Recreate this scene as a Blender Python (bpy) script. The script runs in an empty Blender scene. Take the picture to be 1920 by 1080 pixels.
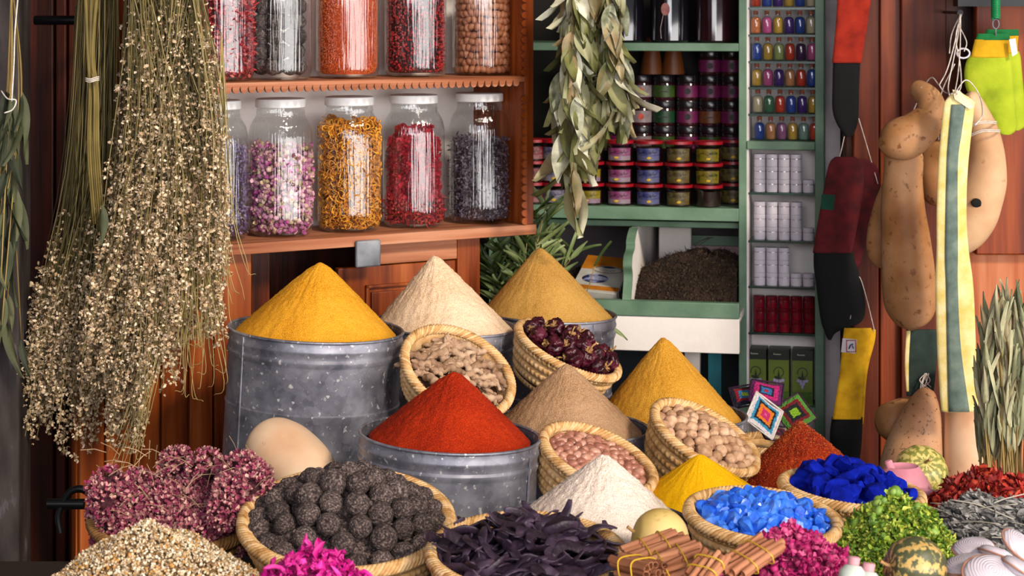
import bpy, math, random
import numpy as np
from mathutils import Vector, Matrix, noise

# ---------------------------------------------------------------- camera, sky, sun, exposure
S = bpy.context.scene
C = S.collection
F, YH, CZ = 3850.0, -5.0, 1.6            # focal length in pixels, horizon row, eye height
cam_data = bpy.data.cameras.new('camera')
cam = bpy.data.objects.new('camera', cam_data); C.objects.link(cam)
cam.location = (0, 0, CZ); cam.rotation_euler = (math.pi/2, 0, 0)
cam_data.sensor_width = 36; cam_data.lens = 36*F/1920
cam_data.shift_y = -(540-YH)/1920
cam_data.clip_start = .05; cam_data.clip_end = 60
cam_data.dof.use_dof = True; cam_data.dof.focus_distance = 4.25; cam_data.dof.aperture_fstop = 10
S.camera = cam
S.view_settings.view_transform = 'Standard'; S.view_settings.look = 'None'
S.view_settings.gamma = 1; S.view_settings.use_curve_mapping = False
S.view_settings.exposure = 0.16
world = bpy.data.worlds.new('open_sky'); S.world = world; world.use_nodes = True
wb = world.node_tree.nodes['Background']
wb.inputs[0].default_value = (.95, .93, 1.0, 1); wb.inputs[1].default_value = .20

def lamp(name, kind, loc, target, energy, color, **kw):
    l = bpy.data.lights.new(name, kind); l.energy = energy; l.color = color
    for k, v in kw.items(): setattr(l, k, v)
    o = bpy.data.objects.new(name, l); C.objects.link(o); o.location = loc
    o.rotation_euler = (Vector(target)-Vector(loc)).to_track_quat('-Z', 'Y').to_euler()
    return o
lamp('front_fill', 'AREA', (-.5, -1.6, 2.5), (.5, 5.4, 1.1), 105, (.97, .96, 1.0), shape='RECTANGLE', size=3.4, size_y=1.6)  # added soft fill from behind the camera, lifts the recessed shelves
lamp('sun', 'SUN', (3.1, .0, 4.2), (0.1, 4.6, .9), 2.7, (1, .88, .72), angle=math.radians(9))
# the bright sunlit side of the street, seen as tall white streaks in the glass
lamp('street_daylight', 'AREA', (2.9, .9, 1.0), (-.2, 5.0, 1.0), 215, (1, .97, .95), shape='RECTANGLE', size=6.6, size_y=1.8)

R = random.Random(7)
rng = np.random.default_rng(11)
PI = math.pi
rad = math.radians

# ---------------------------------------------------------------- helpers
def P(px, py, Y):
    return Vector(((px-960)/F*Y, Y, CZ-(py-YH)/F*Y))

def setk(o, label=None, cat=None, group=None, kind=None):
    if label: o['label'] = label
    if cat: o['category'] = cat
    if group: o['group'] = group
    if kind: o['kind'] = kind
    return o

def thing(name, label, cat, loc=(0, 0, 0), rot=(0, 0, 0), group=None, kind=None):
    o = bpy.data.objects.new(name, None); C.objects.link(o)
    o.location = loc; o.rotation_euler = rot; o.empty_display_size = .05
    return setk(o, label, cat, group, kind)

def mk(name, VF, mat, parent=None, smooth=True, loc=None, rot=None, ang=42, world=False, bevel=0):
    V, Fc = VF
    V = np.asarray(V, dtype=float)
    if world:                       # vertices are world positions: give a top-level mesh its own origin
        if parent is None:
            o3 = np.array([(V[:, 0].min()+V[:, 0].max())/2, (V[:, 1].min()+V[:, 1].max())/2, V[:, 2].min()])
            V = V-o3; loc = tuple(o3)
        else:
            V = V-np.array(parent.location)
    me = bpy.data.meshes.new(name); me.from_pydata(V.tolist(), [], [tuple(f) for f in Fc]); me.update()
    if smooth:
        me.shade_smooth()
        if ang < 180: me.set_sharp_from_angle(angle=rad(ang))
    me.materials.append(mat)
    o = bpy.data.objects.new(name, me); C.objects.link(o)
    if loc is not None: o.location = loc
    if rot is not None: o.rotation_euler = rot
    if parent is not None: o.parent = parent
    if bevel:
        b = o.modifiers.new('bevel', 'BEVEL'); b.width = bevel; b.segments = 2; b.limit_method = 'ANGLE'
    return o

def copy_tree(root, loc=None, rot=None, label=None, group=None, scale=None):
    r = root.copy(); C.objects.link(r)
    for k in list(root.children):
        c = k.copy(); C.objects.link(c); c.parent = r
        for g in k.children:
            d = g.copy(); C.objects.link(d); d.parent = c
    if loc is not None: r.location = loc
    if rot is not None: r.rotation_euler = rot
    if label: r['label'] = label
    if group: r['group'] = group
    if scale is not None: r.scale = (scale,)*3 if not hasattr(scale, '__len__') else scale
    return r

def join(*parts):
    V = []; Fc = []
    for v, f in parts:
        n = len(V); V += [tuple(p) for p in v]; Fc += [tuple(i+n for i in q) for q in f]
    return V, Fc

def xf(VF, loc=(0, 0, 0), rot=(0, 0, 0), sc=(1, 1, 1)):
    from mathutils import Euler
    m = Matrix.Translation(loc) @ Euler(rot).to_matrix().to_4x4() @ Matrix.Diagonal((*sc, 1))
    return [tuple(m @ Vector(v)) for v in VF[0]], VF[1]

def box(x0, x1, y0, y1, z0, z1):
    V = [(x0, y0, z0), (x1, y0, z0), (x1, y1, z0), (x0, y1, z0), (x0, y0, z1), (x1, y0, z1), (x1, y1, z1), (x0, y1, z1)]
    return V, [(0, 3, 2, 1), (4, 5, 6, 7), (0, 1, 5, 4), (1, 2, 6, 5), (2, 3, 7, 6), (3, 0, 4, 7)]

def lathe(prof, n=48, closed=False, mod=None):
    """prof: list of (r,z). r==0 ends are poles."""
    V = []; Fc = []; rings = []
    for i, (r, z) in enumerate(prof):
        if r < 1e-6:
            rings.append([len(V)]); V.append((0, 0, z))
        else:
            rr = []
            for k in range(n):
                a = 2*PI*k/n; q = r; zz = z
                if mod: q, zz = mod(i, a, r, z)
                rr.append(len(V)); V.append((q*math.cos(a), q*math.sin(a), zz))
            rings.append(rr)
    m = len(rings)
    for i in range(m-1+(1 if closed else 0)):
        a, b = rings[i], rings[(i+1) % m]
        if len(a) == 1 and len(b) == 1: continue
        if len(a) == 1:
            for k in range(n): Fc.append((a[0], b[(k+1) % n], b[k]))
        elif len(b) == 1:
            for k in range(n): Fc.append((a[k], a[(k+1) % n], b[0]))
        else:
            for k in range(n): Fc.append((a[k], a[(k+1) % n], b[(k+1) % n], b[k]))
    return V, Fc

def spline(pts, n):
    """Catmull-Rom through pts (k,d) resampled to n."""
    p = np.asarray(pts, float)
    p = np.vstack([2*p[0]-p[1], p, 2*p[-1]-p[-2]])
    k = len(p)-3; out = []
    for t in np.linspace(0, k-1e-9, n):
        i = int(t); f = t-i
        a, b, c, d = p[i], p[i+1], p[i+2], p[i+3]
        out.append(.5*((2*b)+(-a+c)*f+(2*a-5*b+4*c-d)*f*f+(-a+3*b-3*c+d)*f**3))
    return np.array(out)

def sweep(pts, radii, n=8, flat=1.0, up=(0, 0, 1), cap=True, twist=0.0):
    """tube along points; flat squeezes the section across its second axis."""
    p = np.asarray(pts, float); m = len(p)
    radii = [radii]*m if not hasattr(radii, '__len__') else radii
    t = np.gradient(p, axis=0); t /= np.linalg.norm(t, axis=1)[:, None]+1e-12
    u = np.array(up, float)
    if abs(np.dot(u, t[0])) > .95: u = np.array([0, 1., 0]) if abs(t[0][1]) < .9 else np.array([1., 0, 0])
    V = []; Fc = []
    for i in range(m):
        u = u-t[i]*np.dot(u, t[i]); u /= np.linalg.norm(u)+1e-12
        w = np.cross(t[i], u)
        for k in range(n):
            a = 2*PI*k/n + twist*i/m
            V.append(tuple(p[i]+radii[i]*(math.cos(a)*w+math.sin(a)*flat*u)))
    for i in range(m-1):
        for k in range(n):
            a = i*n+k; b = i*n+(k+1) % n
            Fc.append((a, b, b+n, a+n))
    if cap:
        V.append(tuple(p[0])); V.append(tuple(p[-1])); c0 = len(V)-2; c1 = len(V)-1
        for k in range(n):
            Fc.append((c0, (k+1) % n, k)); Fc.append((c1, (m-1)*n+k, (m-1)*n+(k+1) % n))
    return V, Fc

def ico(sub=1, r=1.0):
    import bmesh
    bm = bmesh.new(); bmesh.ops.create_icosphere(bm, subdivisions=sub, radius=r)
    bm.verts.ensure_lookup_table()
    V = [tuple(v.co) for v in bm.verts]; Fc = [tuple(v.index for v in f.verts) for f in bm.faces]
    bm.free(); return V, Fc

def lump(sub, r, amp, freq, seed, sc=(1, 1, 1)):
    V, Fc = ico(sub, 1.0); out = []
    for v in V:
        v = Vector(v); q = 1+amp*noise.noise(v*freq+Vector((seed*7.3, seed*3.1, seed)))
        out.append((v.x*q*r*sc[0], v.y*q*r*sc[1], v.z*q*r*sc[2]))
    return out, Fc

def rock(r, seed, amp=.4):
    rr = random.Random(seed); V, Fc = ico(2, 1.0); pl = []
    for k in range(7):
        d = Vector((rr.gauss(0, 1), rr.gauss(0, 1), rr.gauss(0, 1))).normalized(); pl.append((d, rr.uniform(.28, .62)))
    out = []
    for v in V:
        v = Vector(v)
        for d, h in pl:
            s = v.dot(d)
            if s > h: v = v-d*(s-h)
        out.append(tuple(v*r))
    return out, Fc

def rand_rot(n):
    q = rng.normal(size=(n, 4)); q /= np.linalg.norm(q, axis=1)[:, None]
    w, x, y, z = q.T
    return np.stack([np.stack([1-2*(y*y+z*z), 2*(x*y-z*w), 2*(x*z+y*w)], 1),
                     np.stack([2*(x*y+z*w), 1-2*(x*x+z*z), 2*(y*z-x*w)], 1),
                     np.stack([2*(x*z-y*w), 2*(y*z+x*w), 1-2*(x*x+y*y)], 1)], 1)

def dir_rot(D, roll):
    """rotation matrices with local +x along D and a roll about it."""
    D = D/np.linalg.norm(D, axis=1)[:, None]
    up = np.tile(np.array([0, 0, 1.]), (len(D), 1)); up[np.abs(D[:, 2]) > .97] = (0, 1, 0)
    y = np.cross(up, D); y /= np.linalg.norm(y, axis=1)[:, None]; z = np.cross(D, y)
    c = np.cos(roll)[:, None]; s = np.sin(roll)[:, None]
    y2 = y*c+z*s; z2 = -y*s+z*c
    return np.stack([D, y2, z2], 2)

def merge(temps, Rm, Sc, T):
    n = len(T); V = []; Fc = []; base = 0
    idx = rng.integers(0, len(temps), n)
    Sc = np.broadcast_to(Sc, (n,))
    tv = [np.asarray(t[0], float) for t in temps]
    for i in range(n):
        t = idx[i]; v = (tv[t]*Sc[i]) @ Rm[i].T + T[i]
        V.append(v); Fc += [tuple(a+base for a in f) for f in temps[t][1]]; base += len(v)
    return np.vstack(V), Fc

def leaf(L=1, W=.3, bend=.2, fold=.1, nseg=7, wave=0, sharp=.8, seed=0):
    V = []; Fc = []; rr = random.Random(seed)
    for i in range(nseg+1):
        t = i/nseg; w = W*.5*math.sin(PI*min(t, 1)**sharp)+.004*L*(1-t)
        zc = -bend*L*t*t
        for j in (-1, -.5, 0, .5, 1):
            V.append((t*L, j*w, zc+fold*W*abs(j)+wave*W*math.sin(5*t+j*2+rr.random()*.6)))
    for i in range(nseg):
        for j in range(4):
            a = i*5+j; Fc.append((a, a+1, a+6, a+5))
    return V, Fc

def petal(L=1, W=.7, cup=.3):
    V = [(0, 0, 0), (L*.5, -W*.5, cup*.3*L), (L*.5, 0, 0), (L*.5, W*.5, cup*.3*L), (L, -W*.25, cup*L), (L, W*.25, cup*L)]
    return V, [(0, 1, 2), (0, 2, 3), (1, 4, 2), (2, 4, 5), (2, 5, 3)]

def floret(k, L, seed, open_=.6):
    rr = random.Random(seed); ps = []
    for i in range(k):
        p = petal(L*rr.uniform(.7, 1.2), L*rr.uniform(.5, .9), rr.uniform(.1, .6))
        ps.append(xf(p, rot=(rr.uniform(-.4, .4), -open_*rr.uniform(.5, 1.3), 2*PI*i/k+rr.uniform(-.4, .4))))
    return join(*ps)

def crumb(seed, r=1.0):
    rr = random.Random(seed)
    V = [(rr.uniform(.6, 1.2)*r, 0, 0), (-rr.uniform(.6, 1.2)*r, 0, 0), (0, rr.uniform(.5, 1)*r, 0), (0, -rr.uniform(.5, 1)*r, 0), (0, 0, rr.uniform(.4, .9)*r), (0, 0, -rr.uniform(.4, .9)*r)]
    return V, [(0, 2, 4), (2, 1, 4), (1, 3, 4), (3, 0, 4), (2, 0, 5), (1, 2, 5), (3, 1, 5), (0, 3, 5)]

# ---------------------------------------------------------------- materials (procedural)
MATS = {}
def hexc(h):
    h = h.lstrip('#'); v = [int(h[i:i+2], 16)/255 for i in (0, 2, 4)]
    return tuple(c/12.92 if c <= .04045 else ((c+.055)/1.055)**2.4 for c in v)+(1,)

def M(name, cols, rough=.7, metal=0.0, ns=12.0, bump=0.0, bs=200.0, rnd=None, stretch=(1, 1, 1), nw=.35,
      lo=.3, hi=.7, spec=.4, sheen=0, detail=4, sss=0, kind='noise', backf=False, coat=0, bdist=.002, rough2=None):
    if name in MATS: return MATS[name]
    m = bpy.data.materials.new(name); m.use_nodes = True; nt = m.node_tree; N = nt.nodes; Lk = nt.links
    b = N['Principled BSDF']; b.inputs['Roughness'].default_value = rough; b.inputs['Metallic'].default_value = metal
    b.inputs['Specular IOR Level'].default_value = spec
    if coat: b.inputs['Coat Weight'].default_value = coat; b.inputs['Coat Roughness'].default_value = .15
    tc = N.new('ShaderNodeTexCoord'); mp = N.new('ShaderNodeMapping'); mp.inputs['Scale'].default_value = stretch
    Lk.new(tc.outputs['Object'], mp.inputs[0])
    if kind == 'noise':
        nz = N.new('ShaderNodeTexNoise'); nz.inputs['Scale'].default_value = ns; nz.inputs['Detail'].default_value = detail; fac = nz.outputs['Fac']
    elif kind == 'voronoi':
        nz = N.new('ShaderNodeTexVoronoi'); nz.inputs['Scale'].default_value = ns; fac = nz.outputs['Color']
    Lk.new(mp.outputs[0], nz.inputs['Vector'])
    mr = N.new('ShaderNodeMapRange'); mr.inputs[1].default_value = lo; mr.inputs[2].default_value = hi; Lk.new(fac, mr.inputs[0])
    fo = mr.outputs[0]
    if rnd:
        g = N.new('ShaderNodeNewGeometry') if rnd == 'island' else N.new('ShaderNodeObjectInfo')
        ro = g.outputs['Random Per Island'] if rnd == 'island' else g.outputs['Random']
        mx = N.new('ShaderNodeMix'); mx.data_type = 'FLOAT'; mx.inputs[0].default_value = nw
        Lk.new(ro, mx.inputs[2]); Lk.new(fo, mx.inputs[3]); fo = mx.outputs[0]
    cr = N.new('ShaderNodeValToRGB'); el = cr.color_ramp.elements
    cols = [hexc(c) for c in cols]
    while len(el) < len(cols): el.new(.5)
    for i, c in enumerate(cols):
        el[i].position = i/max(1, len(cols)-1); el[i].color = c
    Lk.new(fo, cr.inputs[0]); Lk.new(cr.outputs[0], b.inputs['Base Color'])
    if bump:
        n2 = N.new('ShaderNodeTexNoise'); n2.inputs['Scale'].default_value = bs; n2.inputs['Detail'].default_value = 3
        Lk.new(mp.outputs[0], n2.inputs['Vector'])
        bp = N.new('ShaderNodeBump'); bp.inputs['Strength'].default_value = bump; bp.inputs['Distance'].default_value = bdist
        Lk.new(n2.outputs['Fac'], bp.inputs['Height']); Lk.new(bp.outputs[0], b.inputs['Normal'])
    MATS[name] = m
    return m

def glass(name, tint, streak=0.0, refl=.9, rough=.03, f0=.06, power=3.0):
    if name in MATS: return MATS[name]
    m = bpy.data.materials.new(name); m.use_nodes = True; nt = m.node_tree; N = nt.nodes; Lk = nt.links
    N.remove(N['Principled BSDF']); out = N['Material Output']
    tr = N.new('ShaderNodeBsdfTransparent'); tr.inputs[0].default_value = tint
    gl = N.new('ShaderNodeBsdfGlossy'); gl.inputs['Roughness'].default_value = rough; gl.inputs[0].default_value = (refl, refl, refl, 1)
    lw = N.new('ShaderNodeLayerWeight'); lw.inputs[0].default_value = .5
    pw = N.new('ShaderNodeMath'); pw.operation = 'POWER'; pw.inputs[1].default_value = power; Lk.new(lw.outputs['Facing'], pw.inputs[0])
    ma = N.new('ShaderNodeMath'); ma.operation = 'MULTIPLY_ADD'; ma.inputs[1].default_value = .8; ma.inputs[2].default_value = f0
    Lk.new(pw.outputs[0], ma.inputs[0])
    mx = N.new('ShaderNodeMixShader'); Lk.new(ma.outputs[0], mx.inputs[0]); Lk.new(tr.outputs[0], mx.inputs[1]); Lk.new(gl.outputs[0], mx.inputs[2])
    Lk.new(mx.outputs[0], out.inputs[0])
    if streak:
        tc = N.new('ShaderNodeTexCoord'); mp = N.new('ShaderNodeMapping'); mp.inputs['Scale'].default_value = (150, 150, 4.0)
        Lk.new(tc.outputs['Object'], mp.inputs[0])
        n2 = N.new('ShaderNodeTexNoise'); n2.inputs['Scale'].default_value = 1; n2.inputs['Detail'].default_value = 2; Lk.new(mp.outputs[0], n2.inputs[0])
        bp = N.new('ShaderNodeBump'); bp.inputs['Strength'].default_value = streak; bp.inputs['Distance'].default_value = .003
        Lk.new(n2.outputs['Fac'], bp.inputs['Height']); Lk.new(bp.outputs[0], gl.inputs['Normal'])
    MATS[name] = m; return m

wood = lambda name, cols, **k: M(name, cols, ns=3, stretch=(9, 9, .6), bump=.25, bs=16, detail=6, bdist=.003, **{**dict(rough=.5, spec=.22), **k})
m_orange = wood('oiled_orange_wood', ['4c1a07', '76330f', '934619', 'aa5c2c'], rough=.4)
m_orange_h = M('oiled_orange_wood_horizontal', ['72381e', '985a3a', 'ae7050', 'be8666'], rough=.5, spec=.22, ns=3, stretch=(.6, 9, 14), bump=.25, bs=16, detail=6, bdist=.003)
m_dark = wood('dark_red_brown_wood', ['180704', '2a0d05', '401507', '501c0a'], rough=.4)
m_dark2 = wood('mid_brown_wood', ['3a160a', '5a2410', '7a3518', '8a431f'], rough=.42)
m_white_wall = M('white_painted_board', ['d8ccc6', 'eee4de', 'f6eee8'], ns=5, rough=.6, bump=.3, bs=60)
m_green = M('sage_green_paint', ['4c6a52', '638068', '748f78'], ns=8, rough=.5, bump=.3, bs=80)
m_black = M('black_iron', ['0a0a0c', '17171b'], rough=.35, metal=.6)
m_cord = M('white_cotton_cord', ['b9aaa0', 'e4dad2'], rough=.9, ns=90)
m_table = M('dark_stained_planks', ['150c08', '24150e'], rough=.8, stretch=(1, 8, 1), ns=4)
class Frame:
    """a vertical plane through (ox,oy) whose horizontal direction is turned by ang."""
    def __init__(s, ox, oy, deg):
        s.o = np.array([ox, oy]); s.a = rad(deg); s.u = np.array([math.cos(s.a), math.sin(s.a)]); s.w = np.array([-s.u[1], s.u[0]])
    def hit(s, px, py, d=0):
        r = np.array([(px-960)/F, 1.0]); Y = (s.o@s.w+d)/(r@s.w)
        return (r*Y-s.o)@s.u, CZ-(py-YH)/F*Y
    def pt(s, u, d, z):
        q = s.o+s.u*u+s.w*d; return Vector((q[0], q[1], z))
    def empty(s, name, label, cat, **k):
        return thing(name, label, cat, (s.o[0], s.o[1], 0), (0, 0, s.a), **k)

def st(name, VF, mat, **k):
    return setk(mk(name, VF, mat, world=True, **k), kind='structure')

# ---------------------------------------------------------------- the setting
m_floor = M('stone_paving', ['3a332d', '5a5047', '6e6257'], ns=6, bump=.4, bs=30, rough=.85)
m_plaster = M('dim_plaster', ['2b2320', '3a302b'], ns=6, rough=.9)
st('floor', box(-3.2, 3.2, -1, 7.0, -.05, 0), m_floor)
st('wall_back', box(-3.2, 3.2, 6.75, 6.85, 0, 3.2), m_plaster)
st('wall_left', box(-2.2, -2.1, 4.7, 6.75, 0, 3.2), m_plaster)
st('ceiling', box(-3.2, 3.2, 4.9, 6.85, 3.2, 3.3), m_plaster)
# left: dark plank door with iron handles, pale peeling post
dY = 4.92
def zpx(py, Y): return CZ-(py-YH)/F*Y
def xpx(px, Y): return (px-960)/F*Y
door = setk(thing('door_1', 'dark red-brown plank door behind the hanging flower bunches', 'door', (xpx(110, dY), dY, 0)), kind='structure')
mk('door_leaf', join(box(-.35, .1, .03, .06, 0, 2.6)), m_dark, door)
for a, b in ((20, 100), (104, 124), (128, 190)):
    x0 = xpx(a, dY)-door.location.x; x1 = xpx(b, dY)-door.location.x
    mk('door_plank', box(x0, x1, 0, .03, 0, 2.6), m_dark, door, bevel=.004)
m_peel = M('grey_post_with_peeling_paint', ['1c1413', '2c2423', '3c3433', '84798a'], ns=11, stretch=(2, 2, .6), lo=.3, hi=.8, bump=.5, bs=40, rough=.7)
st('trim_1', box(xpx(-60, 4.45), xpx(36, 4.45), 4.45, 4.56, 0, 2.6), m_peel, bevel=.006)

def bar_handle(px0, px1, py, Y, label, hook=False):
    r = P(px1, py, Y); t = thing('iron_bar_handle', label, 'handle', (r.x, r.y, r.z))
    L = (px1-px0)/F*Y
    mk('bar', sweep([(-L, 0, 0), (-L*.98, 0, 0), (0, 0, 0)], [.009, .0105, .0105], 16), m_black, t)
    if hook:
        q = spline([(-.045, -.01, -.055), (-.05, -.005, -.02), (-.03, 0, .022), (.0, 0, .028), (.022, 0, .0), (.026, 0, -.05), (.018, 0, -.11), (.008, 0, -.17)], 40)
        mk('bent_bracket', sweep(q, np.interp(np.linspace(0, 1, 40), [0, .5, 1], [.006, .008, .011]), 12), m_black, t)
        mk('hinge_pin', box(-.006, .03, -.012, .012, -.19, -.11), m_black, t, bevel=.003)
    else:
        mk('mounting_plate', box(-.02, .012, .008, .02, -.032, .032), m_black, t, bevel=.003)
        mk('wall_rod', sweep([(-.004, 0, 0), (-.004, Y and .3, 0)], .009, 12), m_black, t)
    return t
bar_handle(64, 155, 38, 4.62, 'black iron bar handle at the top left of the dark door')
bar_handle(88, 158, 945, 4.05, 'black iron bar with bent bracket left of the pink flower basket', True)
m_canvas = M('added_canopy_canvas', ['3a2a20', '54402f'], ns=8, rough=.9)
st('ceiling', box(-2.6, 3.0, 4.62, 4.9, 2.36, 2.38), m_canvas)  # unseen canopy, added to keep the sun off the back shelves
# right: plank wall with battens and a lit board
wY = 5.55
def rb(name, a, b, t, bpx, Y, th, mat): return st(name, box(xpx(a, Y), xpx(b, Y), Y, Y+th, zpx(bpx, Y), zpx(t, Y)), mat, bevel=.004)
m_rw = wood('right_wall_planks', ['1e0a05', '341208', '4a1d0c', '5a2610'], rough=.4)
m_rlit = wood('lit_terracotta_plank', ['8c4222', 'a85a34', 'b86e48', 'c4825e'], rough=.5)  # bright light on this board put into a paler wood colour
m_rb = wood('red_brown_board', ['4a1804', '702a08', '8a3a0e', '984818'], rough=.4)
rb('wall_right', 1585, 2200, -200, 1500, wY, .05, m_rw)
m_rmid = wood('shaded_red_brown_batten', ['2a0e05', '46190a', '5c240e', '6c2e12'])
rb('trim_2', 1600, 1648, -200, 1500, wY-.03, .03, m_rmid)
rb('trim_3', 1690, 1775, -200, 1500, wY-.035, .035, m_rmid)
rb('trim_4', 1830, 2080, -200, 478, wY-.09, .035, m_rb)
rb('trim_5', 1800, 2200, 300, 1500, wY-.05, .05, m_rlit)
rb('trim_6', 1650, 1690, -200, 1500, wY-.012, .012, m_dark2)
m_strip = M('worn_pale_wall_edge', ['a89c9c', 'd8ccd0', 'eee4e6'], ns=7, rough=.7, bump=.5, bs=50)
rb('trim_7', 1542, 1578, -200, 1100, 5.80, .06, m_strip)
st('wall_stall_side', box(xpx(1560, 5.8), xpx(1560, 5.8)+.05, 5.8, 6.75, 0, 3.2), m_dark)

# ---------------------------------------------------------------- jar cabinet
K = Frame(.0523, 5.3, 31)
zl = 1.0136; zu = 1.397                      # tops of the lower and the upper shelf
uL = K.hit(300, 300)[0]; depth = .27
cab = K.empty('shelf_cabinet', 'orange wooden shelf cabinet holding two rows of big glass jars', 'cabinet')
uR = K.hit(1003, 300)[0]; uRi = K.hit(986, 300)[0]
def shelf_geo(z, th, x1): return box(uL, x1, 0, depth, z-th, z)
mk('shelf', shelf_geo(zl, .026, uR+.005), m_orange_h, cab, bevel=.002)
mk('shelf', shelf_geo(zu, .015, uRi-.001), m_orange_h, cab, bevel=.002)
mk('shelf', shelf_geo(zu+.42, .024, uR), m_orange_h, cab, bevel=.002)
mk('side_panel', box(uRi, uR, .006, depth, zl, zu+.45), m_orange, cab, bevel=.002)
mk('back_panel', box(uL, uRi, depth, depth+.012, zl-.02, zu+.45), m_white_wall, cab)
mk('side_panel', box(uL-.02, uL, 0, depth, zl, zu+.45), m_orange, cab)
def teeth(u0, u1, z0, step, hgt, vertical=False):
    parts = []; n = int((u1-u0)/step)
    for i in range(n):
        a = u0+i*step
        prof = [(math.cos(t)*step*.40, math.sin(t)*step*.40) for t in np.linspace(0, -PI, 7)]
        V = []; 
        pts = [(-step*.40, hgt*.6), *[(x, y) for x, y in prof[::-1]], (step*.40, hgt*.6)]
        if vertical: pts = [(y*1.0, x) for x, y in pts]
        for d in (-.004, .004):
            for x, y in pts: V.append(((z0 if vertical else a)+x, d, (a if vertical else z0)+y))
        k = len(pts); Fc = [tuple(range(k)), tuple(range(2*k-1, k-1, -1))]
        for j in range(k): Fc.append((j, (j+1) % k, (j+1) % k+k, j+k))
        parts.append((V, Fc))
    return join(*parts)
mk('scalloped_trim', teeth(uL, uRi, zu-.017,   .021, .012), m_orange_h, cab)
mk('scalloped_trim', teeth(zl+.01, zu-.03, uRi-.006,   .021, .012, True), m_orange, cab)
mk('scalloped_trim', teeth(zu+.01, zu+.4, uRi-.006,   .021, .012, True), m_orange, cab)
m_plate = M('scuffed_grey_metal', ['5d5f66', '7c7f86', '9a9da2'], ns=14, rough=.5, metal=.3, bump=.1)
a = K.hit(668, 452, -.012); b = K.hit(714, 499, -.012)
setk(mk('metal_corner_plate', box(a[0], b[0], -.014, -.002, b[1], a[1]), m_plate, cab, bevel=.004), 'scuffed grey metal plate')
# base cabinet under it
bc = K.empty('base_cabinet', 'orange wooden base cabinet with a panelled door under the jar shelves', 'cabinet')
D0 = .045
def bx(a, b, t, bo, d=D0, th=.03):
    u0, _ = K.hit(a, t, d); u1, _ = K.hit(b, t, d); um = .5*(a+b)
    z1 = K.hit(um, t, d)[1]; z0 = K.hit(um, bo, d)[1]; return box(u0, u1, d, d+th, z0, z1)
def bxz(a, b, z0, z1, d=D0, th=.03): return box(K.hit(a, 500, d)[0], K.hit(b, 500, d)[0], d, d+th, z0, z1)
zt = zl-.026
mk('corner_post', bxz(402, 472, .05, zt), m_orange, bc, bevel=.003)
mk('stile', bxz(858, 900, .3, zt), m_orange, bc, bevel=.002)
mk('top_rail', bxz(690, 858, zt-.055, zt, D0+.004), m_orange_h, bc, bevel=.002)
dr = mk('door', bxz(634, 858, .35, zt-.058, D0+.012, .02), m_orange, bc, bevel=.003)
u0, _ = K.hit(688, 520, D0); u1, _ = K.hit(838, 520, D0); zz = zt-.105
fr = [box(u0, u1, D0+.002, D0+.014, zz-.008, zz), box(u0, u0+.008, D0+.002, D0+.014, .4, zz), box(u1-.008, u1, D0+.002, D0+.014, .4, zz)]
mk('raised_panel', join(*fr, box(u0+.016, u1-.016, D0+.004, D0+.014, .42, zz-.018)), m_orange, dr, bevel=.002)
mk('inner_partition', bxz(472, 505, .3, zt, .18), m_dark2, bc)
mk('inner_back', bxz(300, 900, .05, zt, .30), m_dark, bc)
mk('side_board', bxz(142, 402, .05, zt+.0, D0+.01), m_orange, bc)
for a_, b_ in ((150, 196), (200, 246), (250, 300), (304, 352), (356, 399)):
    mk('plank', bxz(a_, b_,   .06, zt, D0-.008, .018), m_orange, bc, bevel=.003)
mk('inner_side', box(K.hit(900, 500, D0)[0]-.02, K.hit(900, 500, D0)[0], D0+.03, .32, .05, zt), m_orange, bc)

# ---------------------------------------------------------------- glass jars
m_glass = glass('clear_jar_glass', (.93, .95, .95, 1), streak=1.0, f0=.10, rough=.04)
m_lid = M('white_tin_lid', ['d0c8c4', 'ece8e4', 'f4f2f0'], ns=16, rough=.4, lo=.25, hi=.5)
RJ = .0795
def jar_profile(h=.342, r=RJ):
    return [(0, .004), (r*.6, .003), (r*.86, .001), (r*.96, .008), (r, .022), (r, .05), (r*1.005, .12), (r, h*.66), (r*.985, h*.735), (r*.94, h*.785), (r*.86, h*.825), (r*.765, h*.855), (r*.745, h*.87), (r*.76, h*.882), (r*.735, h*.90), (r*.735, h*.95)]
jar_me = None
def glass_jar(px, shelf_z, label, group=None, lid=True, rs=1.0):
    global jar_me
    d = .128
    u, _ = K.hit(px, 300, d); p = K.pt(u, d, shelf_z+.0005)
    t = thing('glass_jar', label, 'jar', p, (0, 0, rad(R.uniform(0, 300))), group='large glass jars on the shelves')
    body = mk('glass_body', lathe(jar_profile(), 64), m_glass, t, ang=180)
    h = .342
    mk('lid', lathe([(0, h*.985), (.058, h*.985), (.0615, h*.98), (.0625, h*.965), (.0625, h*.925), (.0605, h*.92), (.058, h*.925), (.0575, h*.95), (0, h*.95)], 48), m_lid, t)
    return t, p

def wall_scatter(n, r, z0, z1, jit=.001, top=None):
    """positions and outward directions on a jar's inner wall (plus its filled top)."""
    th = rng.uniform(0, 2*PI, n); z = rng.uniform(z0, z1, n); rr = r-rng.uniform(0, jit, n)
    lowr = np.clip((z-z0)/.02, 0, 1); rr = rr*(.9+.1*np.sqrt(lowr))
    nt_ = int(n*.16); th2 = rng.uniform(0, 2*PI, nt_); r2 = r*np.sqrt(rng.uniform(0, 1, nt_))
    zt_ = z1+rng.normal(0, .004, nt_)+.012*np.sin(th2*2+r2*40)
    T = np.vstack([np.c_[rr*np.cos(th), rr*np.sin(th), z], np.c_[r2*np.cos(th2), r2*np.sin(th2), zt_]])
    return T

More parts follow.
